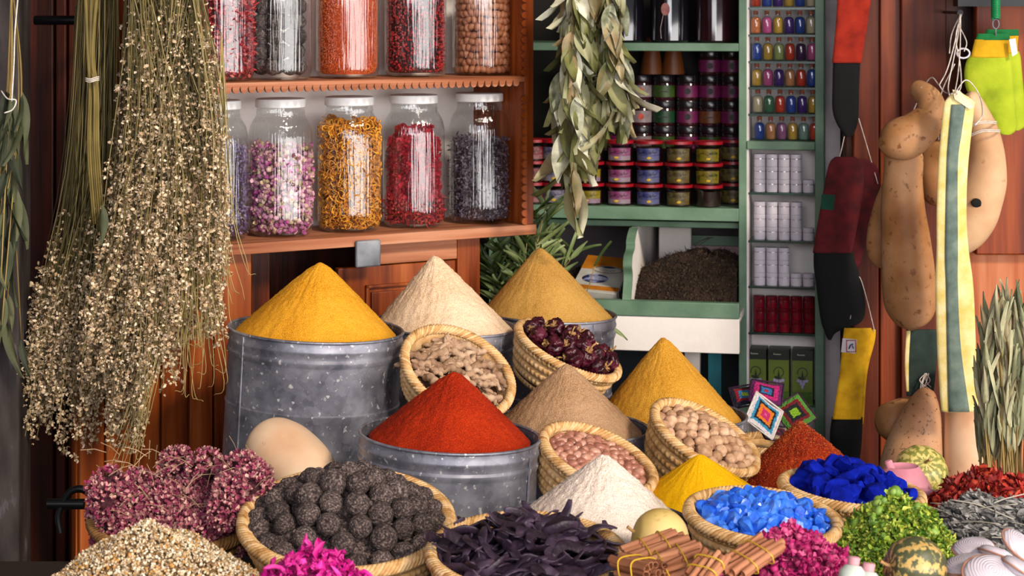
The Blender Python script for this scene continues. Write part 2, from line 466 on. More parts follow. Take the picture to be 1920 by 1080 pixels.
def fill(p, name, label, cat, temps, n, size, z1, mat, core, r=.0738, jit=.003, flat=False):
    T = wall_scatter(n, r, .012, z1, jit)
    Sc = rng.uniform(.75, 1.25, len(T))*size
    Rm = rand_rot(len(T))
    t = thing(name, label, cat, p, kind='stuff')
    mk('loose_pieces', merge(temps, Rm, Sc, T), mat, t, ang=180)
    mk('packed_core', lathe([(0, .008), (r*.86, .009), (r*.93, .03), (r*.93, z1-.01), (r*.8, z1-.004), (0, z1)], 40), core, t)
    return t

buds = [lump(1, 1, .25, 1.2, s, (1, .72, .72)) for s in range(4)]+[floret(5, 1.3, s, .9) for s in range(4)]
curl = [sweep([(math.cos(t)*(1+.1*s), math.sin(t), .12*t) for t in np.linspace(0, 4.2+s*.3, 9)], .22, 4) for s in range(4)]
flakes = [floret(3, 1.3, s, .8) for s in range(5)]+[leaf(2.2, .7, .3, .3, 3, seed=s) for s in range(3)]
twigs = [leaf(2.6, .35, .3*s, .4, 4, seed=s) for s in range(3)]+[crumb(s) for s in range(3)]

glass_jar(404, zl, 'lower shelf jar of purple lavender half hidden by the hanging flowers')
glass_jar(526, zl, 'lower shelf jar of pink and cream rosebuds')
glass_jar(655, zl, 'lower shelf jar of curly orange marigold petals')
glass_jar(776, zl, 'lower shelf jar of crimson red flower heads')
glass_jar(899, zl, 'lower shelf jar of grey-purple dried leaves beside the cabinet end')
jl = [K.pt(K.hit(x, 300, .128)[0], .128, zl+.002) for x in (404, 526, 655, 776, 899)]
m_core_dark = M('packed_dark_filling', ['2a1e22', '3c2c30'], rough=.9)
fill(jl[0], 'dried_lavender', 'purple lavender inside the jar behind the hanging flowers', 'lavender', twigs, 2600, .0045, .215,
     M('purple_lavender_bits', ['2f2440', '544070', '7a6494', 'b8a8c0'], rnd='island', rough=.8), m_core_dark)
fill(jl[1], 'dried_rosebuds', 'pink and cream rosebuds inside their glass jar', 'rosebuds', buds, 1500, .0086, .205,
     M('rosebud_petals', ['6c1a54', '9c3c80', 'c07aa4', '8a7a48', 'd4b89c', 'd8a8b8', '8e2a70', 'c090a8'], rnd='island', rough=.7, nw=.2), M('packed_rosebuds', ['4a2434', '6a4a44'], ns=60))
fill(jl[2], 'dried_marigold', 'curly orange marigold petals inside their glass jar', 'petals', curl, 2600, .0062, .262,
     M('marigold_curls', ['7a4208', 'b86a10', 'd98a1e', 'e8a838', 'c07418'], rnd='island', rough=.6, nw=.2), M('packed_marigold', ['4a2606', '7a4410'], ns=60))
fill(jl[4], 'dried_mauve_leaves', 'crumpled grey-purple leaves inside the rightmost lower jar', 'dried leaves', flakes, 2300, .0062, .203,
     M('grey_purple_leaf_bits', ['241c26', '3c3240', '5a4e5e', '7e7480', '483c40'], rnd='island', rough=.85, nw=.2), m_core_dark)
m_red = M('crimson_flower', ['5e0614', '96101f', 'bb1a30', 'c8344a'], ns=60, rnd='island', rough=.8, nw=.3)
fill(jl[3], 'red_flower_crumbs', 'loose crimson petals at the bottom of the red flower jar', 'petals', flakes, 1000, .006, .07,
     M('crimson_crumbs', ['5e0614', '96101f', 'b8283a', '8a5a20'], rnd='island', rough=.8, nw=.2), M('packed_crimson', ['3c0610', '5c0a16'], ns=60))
def pompom(seed, r=.02):
    V0, F0 = lump(2, r*.72, .2, 3, seed, (1, 1, .85))
    T = []; d = rng.normal(size=(46, 3)); d /= np.linalg.norm(d, axis=1)[:, None]
    return join((V0, F0), merge([floret(4, .45*r, s, .7) for s in range(3)], dir_rot(d, rng.uniform(0, 6, 46)) @ np.array([[0, 0, 1.], [0, 1, 0], [-1, 0, 0]]), 1.0, d*r*.72))
pm = [mk('dried_red_flower', pompom(s), m_red, ang=180) for s in range(3)]
for o in pm: setk(o, 'crumpled crimson flower head inside the red flower jar', 'flower', 'crimson flower heads in the jar')
k = 0
for z in np.arange(.075, .24, .027):
    for j in range(9):
        if z > .21 and j % 2: continue
        a = 2*PI*j/9+z*20; o = pm[k] if k < 3 else pm[k % 3].copy()
        if k >= 3: C.objects.link(o)
        rr = .0515 if z < .21 else .036
        o.location = jl[3]+Vector((rr*math.cos(a), rr*math.sin(a), z+R.uniform(-.005, .005))); o.rotation_euler = (R.random()*6, R.random()*6, 0); s_ = R.uniform(.85, 1.1); o.scale = (s_,)*3; k += 1

# upper row: the frame cuts their tops, they are built whole
ups = (415, 524, 652, 779, 905)
upl = ('upper shelf jar of red petals half hidden by the hanging flowers', 'upper shelf jar of large dark grey balls', 'upper shelf jar filled with bright orange grains',
       'upper shelf jar of red and black peppercorns', 'upper shelf jar of brown nuts beside the cabinet end')
for x, l in zip(ups, upl): glass_jar(x, zu, l)
ju = [K.pt(K.hit(x, 300, .128)[0], .128, zu+.002) for x in ups]
fill(ju[0], 'dried_red_petals', 'dried red petals inside the upper jar behind the hanging flowers', 'petals', flakes, 1500, .008, .2,
     M('red_petal_bits', ['6a0c14', 'a01c26', 'c04048', 'd88a80'], rnd='island', rough=.7, nw=.2), M('packed_crimson', []))
fill(ju[2], 'orange_grains', 'bright orange grains filling the upper shelf jar', 'grains', [crumb(s) for s in range(5)], 9000,   .0021, .27,
     M('orange_grain', ['a83408', 'd2551a', 'e87430', 'f0904c'], rnd='island', rough=.6, nw=.2), M('packed_orange', ['9c3008', 'c85018'], ns=90, rough=.8))
fill(ju[3], 'red_peppercorns', 'red and black peppercorns filling the upper shelf jar', 'peppercorns', [ico(1, 1)], 3600, .0027, .27,
     M('peppercorn_mix', ['120608', '7a0a10', 'a81218', 'c4202a', '9a0e18', '2a0a0c', 'c83238'], rnd='island', rough=.45, nw=.1), M('packed_pepper', ['1c0506', '3a0a0c'], ns=90))
m_ball = M('dark_resin_ball', ['181212', '342b2b', '5c504c', '8a7c76'], ns=230, rough=.85, bump=1, bs=420, detail=2, rnd='object', nw=.8, bdist=.003)
m_nut = M('brown_argan_nut', ['7c4424', '96583a', 'a86a4a', 'b57c5c'], ns=40, rnd='object', rough=.5, nw=.3, bump=.1, bs=150)
def nut_mesh(r, seed, L=1.35): 
    V, Fc = lump(3, r, .06, 1.5, seed, (1, 1, L)); return [(x, y, z*(1-.12*z/(r*L)) if z > 0 else z) for x, y, z in V], Fc
# dark balls in the upper jar
br = .0205; pr = mk('dark_grey_ball', lump(3, br, .13, 4, 3), m_ball, ang=180)
setk(pr, 'rough dark grey ball inside the upper shelf jar', 'ball', 'dark balls in the upper jar'); k = 0
for lay in range(6):
    for j in range(6 if lay % 2 else 7):
        nn = 7 if lay % 2 == 0 else 6
        rr = .0475; a = 2*PI*j/nn+lay*.5
        o = pr if k == 0 else pr.copy()
        if k: C.objects.link(o)
        o.location = ju[1]+Vector((rr*math.cos(a), rr*math.sin(a), .03+lay*.037)); o.rotation_euler = (R.random()*6, R.random()*6, R.random()*6); k += 1
nm = mk('argan_nut', nut_mesh(.0088, 5), m_nut, ang=180)
setk(nm, 'smooth brown nut against the glass of the upper nut jar', 'nut', 'brown nuts in the upper jar'); k = 0
toCam = math.atan2(-ju[4].y, -ju[4].x)
for lay in range(12):
    z = .016+lay*.0178
    for j in range(17):
        a = toCam+(j-8+.5*(lay % 2))*.232+R.uniform(-.03, .03)
        o = nm if k == 0 else nm.copy()
        if k: C.objects.link(o)
        o.location = ju[4]+Vector((.0635*math.cos(a), .0635*math.sin(a), z+R.uniform(-.003, .003)))
        o.rotation_euler = (R.uniform(-.5, .5), R.uniform(-1.4, 1.4), a+PI/2); k += 1
mk('packed_nuts', lathe([(0, .003), (.045, .004), (.0525, .02), (.0525, .2), (.04, .22), (0, .225)], 32), M('packed_brown_nuts', ['4a2a1a', '6a3e28'], ns=60), loc=ju[4])
setk(bpy.data.objects['packed_nuts'], 'brown nuts packed at the core of the upper nut jar', 'nuts', kind='stuff')
# ---------------------------------------------------------------- sage green shelving behind
G = Frame(xpx(1392, 5.75), 5.75, -11)
gu = lambda px, d=0: G.hit(px, 300, d)[0]
def gz(px, py, d=0): return G.hit(px, py, d)[1]
def gbox(a, b, t, bo, d0, d1, ref=None):
    """box whose front face (at depth d0) spans pixel columns a..b and rows t..bo."""
    m = ref or .5*(a+b)
    return box(gu(a, d0), gu(b, d0), d0, d1, gz(m, bo, d0), gz(m, t, d0))
unit = G.empty('green_shelf_unit', 'sage green and white painted shelving behind the spices', 'shelving')
m_inner = M('inner_white_paint', ['c8bcba', 'e6dcda', 'f2eae8'], ns=6, rough=.6, bump=.2, bs=70)  # light white paint inside the narrow column
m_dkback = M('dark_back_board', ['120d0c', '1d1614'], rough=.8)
DT = .26
UL = gu(930); 
mk('upright', gbox(1385, 1400, -300, 1300, 0, DT), m_green, unit, bevel=.002)
mk('upright', gbox(1528, 1545, -300, 1300, 0, .16), m_green, unit, bevel=.002)
mk('upright', box(UL-.02, UL, 0, DT, .2, 2.2), m_green, unit)
mk('shelf_board', gbox(940, 1385, 81, 96, .0, DT, 1300), m_green, unit, bevel=.002)
mk('shelf_board', gbox(940, 1385, 388, 412, -.01, DT, 1200), m_green, unit, bevel=.002)
mk('shelf_board', gbox(940, 1385, 414, 425, .05, .5, 1200), m_green, unit, bevel=.002)
LD = -.16                                                     # the bin ledge comes forward
mk('bin_ledge', gbox(1090, 1386, 566, 595, LD, LD+.03, 1260), m_green, unit, bevel=.003)
mk('bin_apron', gbox(1090, 1386, 595, 660, LD+.004, LD+.028, 1260), m_white_wall, unit, bevel=.002)
zf = gz(1260, 575, LD)
mk('bin_floor', box(gu(1040, LD), gu(1386, LD), LD+.03, .5, zf-.04, zf-.02), m_white_wall, unit)
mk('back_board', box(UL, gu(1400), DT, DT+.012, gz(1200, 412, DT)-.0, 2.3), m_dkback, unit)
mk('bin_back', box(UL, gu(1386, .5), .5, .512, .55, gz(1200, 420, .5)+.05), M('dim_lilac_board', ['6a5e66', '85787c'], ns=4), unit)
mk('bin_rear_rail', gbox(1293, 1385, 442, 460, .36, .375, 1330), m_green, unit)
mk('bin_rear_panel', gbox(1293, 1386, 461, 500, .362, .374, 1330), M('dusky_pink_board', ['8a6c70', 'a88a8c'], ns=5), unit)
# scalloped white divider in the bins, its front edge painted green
def divider():
    z0 = zf-.02; zT = gz(1200, 424, .05)
    prof = [(LD+.035, z0), (LD+.02, z0+.03), (LD+.045, z0+.075), (LD+.05, z0+.10), (LD+.035, z0+.125), (LD+.05, z0+.15), (LD+.095, z0+.165), (LD+.10, z0+.185), (LD+.13, zT-.012), (LD+.17, zT), (.5, zT), (.5, z0)]
    return spl_round(prof)
def spl_round(prof):
    return prof
ud = gu(1168, LD)+.0
pr_ = divider(); k_ = len(pr_)
q = spline([p for p in pr_[:10]], 40).tolist()+[list(p) for p in pr_[10:]]; k_ = len(q)
V = [(ud, y, z) for y, z in q]+[(ud+.016, y, z) for y, z in q]
Fc = [tuple(range(k_)), tuple(range(2*k_-1, k_-1, -1))]+[(j, (j+1) % k_, (j+1) % k_+k_, j+k_) for j in range(k_)]
mk('bin_divider', (V, Fc[::1]), m_white_wall, unit, smooth=False)
V = []; 
for y, z in q[:40]: V += [(ud-.004, y-.006, z), (ud+.020, y-.006, z), (ud+.020, y+.004, z), (ud-.004, y+.004, z)]
Fc = []
for i in range(39):
    for j in range(4): a = i*4+j; b = i*4+(j+1) % 4; Fc.append((a, b, b+4, a+4))
mk('divider_edge', (V, Fc+[(0, 1, 2, 3), (159, 158, 157, 156)]), m_green, unit, smooth=False)
mk('corner_panel', gbox(1235, 1296, 426, 560, .34, .355, 1260), m_white_wall, unit, bevel=.004)
# below the bins
mk('blue_leg', gbox(1328, 1352, 655, 900, .05, .08, 1340), M('turquoise_paint', ['14606a', '1c7a86'], rough=.5), unit)
mk('pale_leg', gbox(1284, 1312, 655, 900, .06, .09, 1290), m_white_wall, unit)
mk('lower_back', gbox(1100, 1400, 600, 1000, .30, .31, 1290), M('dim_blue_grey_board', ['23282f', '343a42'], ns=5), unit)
# column of small shelves
mk('column_back', gbox(1398, 1532, -300, 1300, .115, .13), m_inner, unit)
mk('column_side', box(gu(1400), gu(1400)+.006, .002, .12, .3, 2.2), m_inner, unit)
mk('shelf_board', gbox(1400, 1528, 265, 281, -.004, .12), m_green, unit, bevel=.002)
m_gsh = glass('green_glass_shelf', (.30, .55, .45, 1), f0=.12)
m_gedge = M('green_glass_edge', ['0f2a22', '1c4236'], rough=.2, spec=.8)
rows = [14, 65, 115, 164, 214]
for y in rows+[362, 452, 538, 625]:
    zc = gz(1465, y, .0)
    o = mk('glass_shelf', box(gu(1400)+.004, gu(1528), .008, .113, zc-.006, zc), m_gsh, unit)
    mk('polished_edge', box(gu(1400)+.004, gu(1528), .002, .008, zc-.006, zc), m_gedge, o)
mk('column_floor', gbox(1400, 1528, 762, 775, .0, .12), m_green, unit)

# corked bottles of pigment
BC = dict(orange='b8683a', pink='b04a80', yellow='b08a34', purple='3a1a6a', blue='203f8e', cream='b4a488', lime='8a965a', red='b03018', mauve='7e4a74', mint='6f8c80', green='35694a', tan='b0764a', plum='3a1040')
BN = dict(orange='orange', pink='pink', yellow='yellow', purple='purple', blue='blue', cream='cream', lime='pale green', red='red-orange', mauve='mauve', mint='mint', green='green', tan='tan', plum='dark plum')
bottle_rows = [(14, 1417, 'red blue purple yellow blue cream'), (65, 1417, 'orange pink yellow purple blue cream'), (115, 1419, 'blue yellow lime red plum pink'),
               (164, 1419, 'yellow pink purple tan red blue'), (214, 1421, 'cream green red blue purple yellow'), (266, 1424, 'blue tan mauve yellow mint red')]
m_bg = glass('bottle_glass', (.9, .92, .92, 1), f0=.08, rough=.06)
m_cork = M('cork_stopper', ['6e3428', '96543e'], ns=200, rough=.8)
rb_ = .0138; hb = .058
g_me = lathe([(0, 0), (rb_*.8, 0), (rb_, .003), (rb_, .036), (rb_*.9, .041), (rb_*.55, .045), (rb_*.5, .052), (rb_*.58, .053)], 20)
p_me = lathe([(0, .002), (rb_*.8, .0025), (rb_*.93, .005), (rb_*.93, .035), (rb_*.82, .0395), (rb_*.4, .043), (0, .0435)], 18)
c_me = lathe([(0, .048), (rb_*.44, .048), (rb_*.5, .0585), (0, .0585)], 14)
protoB = {}
rn = ['top', 'second', 'third', 'fourth', 'fifth', 'lowest']; cn = ['leftmost', 'second', 'third', 'fourth', 'fifth', 'rightmost']
for ri, (y, x0, cs) in enumerate(bottle_rows):
    for ci, c in enumerate(cs.split()):
        px = x0+ci*20.7
        u, z = G.hit(px, y, .035); z = (gz(1465, y, 0) if y != 266 else gz(1465, 265, -.004)); loc = G.pt(u, .035, z+.0005)
        lab = 'corked bottle of %s powder, %s on the %s row of narrow shelves' % (BN[c], cn[ci] if ci in (0, 5) else cn[ci]+' from left', rn[ri])
        if c not in protoB:
            t = thing('corked_bottle', lab, 'bottle', loc, (0, 0, R.random()*6), 'pigment bottles on the narrow shelves')
            mk('bottle_glass', xf(g_me, sc=(1.04,1.04,1.13)), m_bg, t, ang=180)
            mk('coloured_powder', xf(p_me, sc=(1.04,1.04,1.13)), M('pigment_'+BN[c].replace(' ', '_').replace('-', '_'), [BC[c], BC[c]], rough=.9, bump=.3, bs=600), t, ang=180)
            mk('cork', xf(c_me, sc=(1.04,1.04,1.13)), m_cork, t); protoB[c] = t
        else: copy_tree(protoB[c], loc, (0, 0, R.random()*6), lab)

# white cream pots
m_pot = M('white_plastic', ['cfc6d2', 'e0d8e2'], rough=.35, ns=10)
m_silver = M('silver_line', ['b8b4bc', 'e0dce4'], metal=.9, rough=.25)
rp = .0158; hp = .0355
def pot_proto(name, lab, body_m, line_m, grp, cat='pot'):
    t = thing(name, lab, cat, (0, 0, 0), group=grp)
    mk('pot_body', lathe([(0, 0), (rp*.96, 0), (rp, .002), (rp, hp*.6), (0, hp*.6)], 24), body_m, t)
    mk('silver_band', lathe([(rp*.98, hp*.59), (rp*1.01, hp*.6), (rp*1.01, hp*.645), (rp*.98, hp*.65)], 24), line_m, t)
    mk('screw_lid', lathe([(0, hp*.64), (rp*1.0, hp*.64), (rp*1.02, hp*.66), (rp*1.02, hp*.97), (rp*.98, hp-.0005), (0, hp-.0005)], 24), body_m, t)
    return t
pot = None
ordn = ['first', 'second', 'third', 'fourth', 'fifth', 'sixth', 'seventh', 'eighth', 'ninth']
def pots(px0, step, y, heights, where, proto, dpt=.03, word='white lidded pot', hh=hp, g=None):
    lv = ['bottom', 'second', 'third']
    z0 = gz(1465, y, 0)+.0006
    for ci, n in enumerate(heights):
        for k in range(n):
            u, _ = G.hit(px0+ci*step, y, dpt); loc = G.pt(u, dpt, z0+k*hh)
            lab = '%s, %s column from left, %s level, %s' % (word, ordn[ci], lv[k], where)
            if proto[0] is None:
                proto[0] = proto[1](lab); proto[0].location = loc
            else: copy_tree(proto[0], loc, None, lab)
pw_ = [None, lambda l: pot_proto('cream_pot', l, m_pot, m_silver, 'white pots on the narrow shelves')]
pots(1424.5, 22.8, 362, [3, 3, 3, 3, 1], 'upper shelf of white pots', pw_)
pots(1424.5, 22.8, 452, [3, 3, 3, 3, 1], 'middle shelf of white pots', pw_)
pots(1424.5, 22.8, 538, [3, 3, 3, 1, 1], 'lower shelf of white pots', pw_)
m_redpot = M('deep_red_translucent_plastic', ['4a0612', '6e0a1c', '7e1022'], rough=.18, ns=30, spec=.6, coat=.4)
rp, hp = .0163, .0335
pr2 = [None, lambda l: pot_proto('red_pot', l, m_redpot, m_redpot, 'dark red pots on the narrow shelves')]
pots(1423, 23.4, 625, [3, 3, 3, 3, 3], 'shelf of dark red pots', pr2, word='dark red pot', hh=hp)

# olive green soap boxes
m_olive = M('olive_green_card', ['4c5a12', '5f7018', '6c7c22'], ns=5, rough=.45)
m_dkcard = M('dark_green_card', ['10180e', '1c2614'], rough=.4)
m_wprint = M('white_print', ['cfcabb', 'e6e2d6'], rough=.5); m_purp = M('lilac_print', ['7a6aa0', 'b0a0d0'], ns=300, rough=.5)
def text_mesh(s, size, extrude=.0002, font_align='CENTER'):
    cu = bpy.data.curves.new('writing', 'FONT'); cu.body = s; cu.size = size; cu.extrude = extrude; cu.align_x = font_align; cu.align_y = 'CENTER'; cu.resolution_u = 2
    o = bpy.data.objects.new('writing', cu); C.objects.link(o); bpy.context.view_layer.update()
    me = bpy.data.meshes.new_from_object(o.evaluated_get(bpy.context.evaluated_depsgraph_get()))
    V = [(v.co.x, -v.co.z, v.co.y) for v in me.vertices]; Fc = [tuple(p.vertices) for p in me.polygons]   # stands in the x-z plane facing -y
    bpy.data.objects.remove(o); bpy.data.curves.remove(cu); bpy.data.meshes.remove(me)
    return V, Fc
def shift(VF, dx=0, dy=0, dz=0): return [(x+dx, y+dy, z+dz) for x, y, z in VF[0]], VF[1]
def ringm(r, w, y, cx, cz, a0=0, a1=2*PI, n=24):
    V = []; Fc = []
    for i in range(n+1):
        a = a0+(a1-a0)*i/n
        for q in (r-w/2, r+w/2): V.append((cx+q*math.cos(a), y, cz+q*math.sin(a)))
        if i: b = 2*i; Fc.append((b-2, b-1, b+1, b))
    return V, Fc
def disc(rx, rz, y, cx, cz, n=16):
    return [(cx+rx*math.cos(2*PI*i/n), y, cz+rz*math.sin(2*PI*i/n)) for i in range(n)], [tuple(range(n-1, -1, -1))[::-1]]
z0 = gz(1465, 762, 0)+.0006
boxp = None
for i, (a, b, t) in enumerate(((1397, 1437, 655), (1439, 1481, 657), (1483, 1526, 659))):
    w = gu(b, .02)-gu(a, .02)-.002; h = gz(1465, t+2, .02)-z0
    lab = ('leftmost', 'middle', 'rightmost')[i]+' of three olive green soap boxes at the foot of the narrow shelves'
    if i == 0:
        t_ = thing('soap_box', lab, 'box', (0, 0, 0), (0, 0, G.a), 'olive green soap boxes')
        mk('carton', box(-w/2, w/2, 0, .075, 0, h), m_olive, t_, bevel=.001)
        mk('dark_top_band', box(-w/2-.0003, w/2+.0003, -.0004, .0755, h-.027, h+.0004), m_dkcard, t_)
        mk('white_writing', join(*[sweep([(-.014+i*.0026+dx_, -.0009, h-.0125+dz_) for dx_, dz_ in ((0, 0), (.001, .0022 if i else .0052), (.0022, 0))], .0006, 4) for i in range(8)]), m_wprint, t_)
        mk('black_emblem', join(ringm(.0135, .0024, -.0007, 0, h*.60, -1.2, 3.5), ([(-.004, -.0008, h*.50), (.004, -.0008, h*.50), (0, -.0008, h*.66)], [(0, 1, 2)]), disc(.004, .003, -.0008, -.008, h*.51), disc(.009, .003, -.0009, 0, h*.49)), m_dkcard, t_)
        fl = [disc(.0042, .0042, -.0011-.0001*j, x_, h*.44+z_) for j, (x_, z_) in enumerate(((-.012, .002), (.012, .002), (-.005, 0), (.005, 0), (-.003, -.007), (.003, -.007)))]
        mk('flower_print', join(*fl, disc(.0026, .007, -.0018, 0, h*.44-.014)), m_purp, t_)
        mk('lower_band', box(-w/2-.0002, w/2+.0002, -.0003, 0, .004, h*.25), M('mid_green_print', ['35500f', '46661a'], ns=90), t_)
        boxp = t_
    else: t_ = copy_tree(boxp, label=lab)
    t_.location = G.pt((gu(a, .02)+gu(b, .02))/2, .02, z0)

# ---- tubs with red lids: three tiers on the long shelf
def arabic(): return '\uFEF2\uFEAA\uFEE0\uFE91 \uFEE5\uFEEE\uFE91\uFE8E\uFEBB'
m_tub = glass('clear_tub_plastic', (.85, .80, .80, 1), f0=.07, rough=.12)
m_rlid = M('red_plastic_lid', ['7e0c18', '9c1420'], rough=.35, ns=10)
m_soap = M('dark_brown_paste', ['1a0a0a', '2c1412'], rough=.4)
m_ink = M('dark_ink', ['1a1418', '241c20'], rough=.6)
rt = .0405; ht = .0615
def tub(lab, c1, c2, motif):
    t = thing('soap_tub', lab, 'tub', (0, 0, 0), (0, 0, G.a), 'red-lidded tubs on the long green shelf')
    mk('clear_tub', lathe([(0, 0), (rt*.86, 0), (rt*.89, .002), (rt*.93, ht*.72), (rt*1.0, ht*.76), (rt*1.0, ht*.9)], 32), m_tub, t, ang=180)
    mk('paste', lathe([(0, .002), (rt*.85, .002), (rt*.905, ht*.7), (0, ht*.7)], 28), m_soap, t)
    mk('red_lid', lathe([(0, ht*.985), (rt*.9, ht*.985), (rt*.93, ht), (rt*1.02, ht-.0005), (rt*1.03, ht*.86), (rt*1.0, ht*.86)], 32), m_rlid, t)
    if c1:
        def band(a0, a1, z0, z1, r, n=14):
            V = []; Fc = []
            for i in range(n+1):
                a = a0+(a1-a0)*i/n-PI/2
                rr = lambda z: r*(.9+.04*z/(ht*.72))
                V += [(rr(z0)*math.cos(a), rr(z0)*math.sin(a), z0), (rr(z1)*math.cos(a), rr(z1)*math.sin(a), z1)]
                if i: b = 2*i; Fc.append((b-2, b, b+1, b-1))
            return V, Fc
        lb = mk('label', band(-1.0, 1.0, .006, ht*.66, rt*1.006), c1, t)
        mk('coloured_field', band(-1.0, 1.0, .006, ht*.30, rt*1.010) if motif != 2 else band(-1.0, .2, ht*.4, ht*.66, rt*1.010), c2, lb)
        tx = shift(text_mesh(arabic(), .0125), 0, 0, ht*.50)
        V = [((rt*.945)*math.sin(x/(rt*.94)), -(rt*.945)*math.cos(x/(rt*.94)), z) for x, y, z in tx[0]]
        mk('arabic_writing', (V, tx[1]), m_ink, lb)
        mk('printed_motif', shift(lump(1, .0055, .3, 2, motif+3, (1.3, .15, .7)), .004 if motif else -.006, -rt*.95, ht*.22), M('yellow_print', ['b08a18', 'd0a828'], ns=100), lb)
    return t
dim = lambda cs, k=.66: ['%02x%02x%02x' % tuple(int(int(c[i:i+2], 16)*k) for i in (0, 2, 4)) for c in cs]      # label colours darkened, the shelf's shade put into the print
L_ = lambda n, c: M(n, dim(c), ns=70, rough=.4, lo=.35, hi=.65)
types = {
 'red': (L_('red_label', ['7a0c1c', 'a01c2c', 'b07070']), L_('pink_field', ['a04050', 'c08080']), 0, 'red label'),
 'blue': (L_('pale_blue_label', ['585a86', '8c86a6', 'a89cb4']), L_('white_blue_field', ['a89cac', 'b8acb8']), 1, 'pale blue and white label'),
 'yellow': (L_('lemon_label', ['a08a10', 'b8a01c', 'c0aa30']), L_('pink_white_field', ['b48aa8', 'c4a4b8']), 0, 'yellow and pink label'),
 'pink': (L_('rose_label', ['a83c80', 'b85a94', 'c080a4']), L_('white_pink_field', ['bca0b4', 'c8b0c0']), 0, 'pink and white label'),
 'violet': (L_('violet_blue_label', ['39448e', '5a5ea0', '7c78ac']), L_('lilac_field', ['6a6aa8', '8484b4']), 1, 'violet-blue label'),
 'olive': (L_('olive_gold_label', ['4e421a', '7c6a34', '8c8054']), L_('brown_field', ['5c4a1c', '8a7438']), 1, 'olive and gold label'),
 'gold': (L_('gold_label', ['7c6808', 'a8901a', '5a6414']), L_('gold_floral_field', ['907810', 'b09a30']), 2, 'gold floral label'),
 'dark': (None, None, 0, 'no label')}
cols = [(1000, 'red'), (1040, 'blue'), (1107, 'yellow'), (1163, 'pink'), (1217, 'violet'), (1273, 'olive'), (1328, 'gold'), (1374, 'olive')]
zs = gz(1200, 388, -.01)+.0005; tp = {}
cnm = ['far left', 'second from left', 'third from left', 'fourth from left', 'fifth from left', 'sixth from left', 'seventh from left', 'far right']
for tier in range(3):
    for ci, (px, ty) in enumerate(cols):
        if ci == 6 and tier == 0: ty = 'dark'
        if ci == 7: px = 1382-8
        lab = 'red-lidded tub with %s, %s column, %s tier' % (types[ty][3], cnm[ci], ('bottom', 'middle', 'top')[tier])
        if ty not in tp: tp[ty] = tub(lab, *types[ty][:3]); o = tp[ty]
        else: o = copy_tree(tp[ty], label=lab)
        dd = .04 if ci < 7 else .13
        o.location = G.pt(G.hit(px, 380, dd)[0], dd, zs+tier*ht)
# ---- taller dark-lidded jars stacked behind
m_dg = M('dark_glass_jar', ['1a080c', '2c1016'], rough=.12, spec=.8, coat=.6)
m_dlid = M('black_screw_lid', ['100c10', '1e181e'], rough=.25, spec=.6)
rj, hj = .0335, .0735
jt = {'green': ['2c4a10', '4a6a1c'], 'dgreen': ['0c3a1a', '185030'], 'magenta': ['6a0c48', '8a1c60'], 'white': ['8a7a80', 'b4a0a4'], 'orange': ['6a3410', '8a4c20']}
jn = {'green': 'olive green', 'dgreen': 'dark green', 'magenta': 'magenta', 'white': 'white and pink', 'orange': 'brown-orange'}
jp = {}
def djar(c, lab):
    t = thing('dark_jar', lab, 'jar', (0, 0, 0), (0, 0, G.a), 'dark jars stacked behind the tubs')
    mk('jar_body', lathe([(0, 0), (rj*.95, 0), (rj, .003), (rj, hj*.66), (rj*.9, hj*.72), (0, hj*.72)], 28), m_dg, t)
    mk('black_lid', lathe([(0, hj*.7), (rj*.98, hj*.7), (rj, hj*.72), (rj, hj-.003), (rj*.96, hj-.0005), (0, hj-.0005)], 28), m_dlid, t)
    V, Fc = lathe([(rj*1.008, hj*.12), (rj*1.008, hj*.58)], 28)
    lb = mk('label', (V, Fc), M('jar_label_'+jn[c].replace(' ', '_').replace('-', '_'), dim(jt[c], .7), ns=60, rough=.45), t)
    mk('printed_disc', disc(.009, .009, -rj*1.02, .004, hj*.36) if c in ('magenta', 'white') else box(-.014, .014, -rj*1.03, -rj*.98, hj*.33, hj*.36), m_ink if c != 'white' else M('red_print', ['8a2a20', 'b05040'], ns=100), lb)
    return t
plan = [(1075, 'magenta magenta white'), (1118, 'green magenta white'), (1160, 'magenta white magenta'), (1202, 'white white white'), (1245, 'green dgreen green'), (1289, 'magenta magenta magenta'), (1331, 'green orange magenta magenta'), (1372, 'magenta magenta magenta magenta')]
zr = gz(1300, 283, .15)
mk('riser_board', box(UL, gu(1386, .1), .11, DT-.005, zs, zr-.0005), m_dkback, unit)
for ci, (px, cs) in enumerate(plan):
    for k, c in enumerate(cs.split()):
        lab = 'dark jar with %s label, %s stack from the left post side, %s jar counting upward' % (jn[c], ordn[ci], ordn[k])
        lab = 'dark jar with %s label, %s from left in the back stacks, %s level' % (jn[c], ordn[ci], ('lowest', 'second', 'third', 'topmost')[k])
        if c not in jp: jp[c] = djar(c, lab); o = jp[c]
        else: o = copy_tree(jp[c], label=lab)
        o.location = G.pt(G.hit(px, 200, .15)[0], .15, zr+k*hj)
# paper cones in shadow behind the jar stacks
for px, l in ((1222, 'tall amber cone in shadow above the jar stacks, left of two'), (1262, 'tall dark brown cone in shadow above the jar stacks, right of two')):
    setk(mk('paper_cone', lathe([(0, 0), (.035, 0), (.032, .02), (.016, .105), (0, .11)], 24), M('amber_paper', ['4a240c', '6e3a16'], rough=.4), loc=G.pt(G.hit(px, 200, .15)[0], .15, zr+3*hj+.001)), l, 'cone')
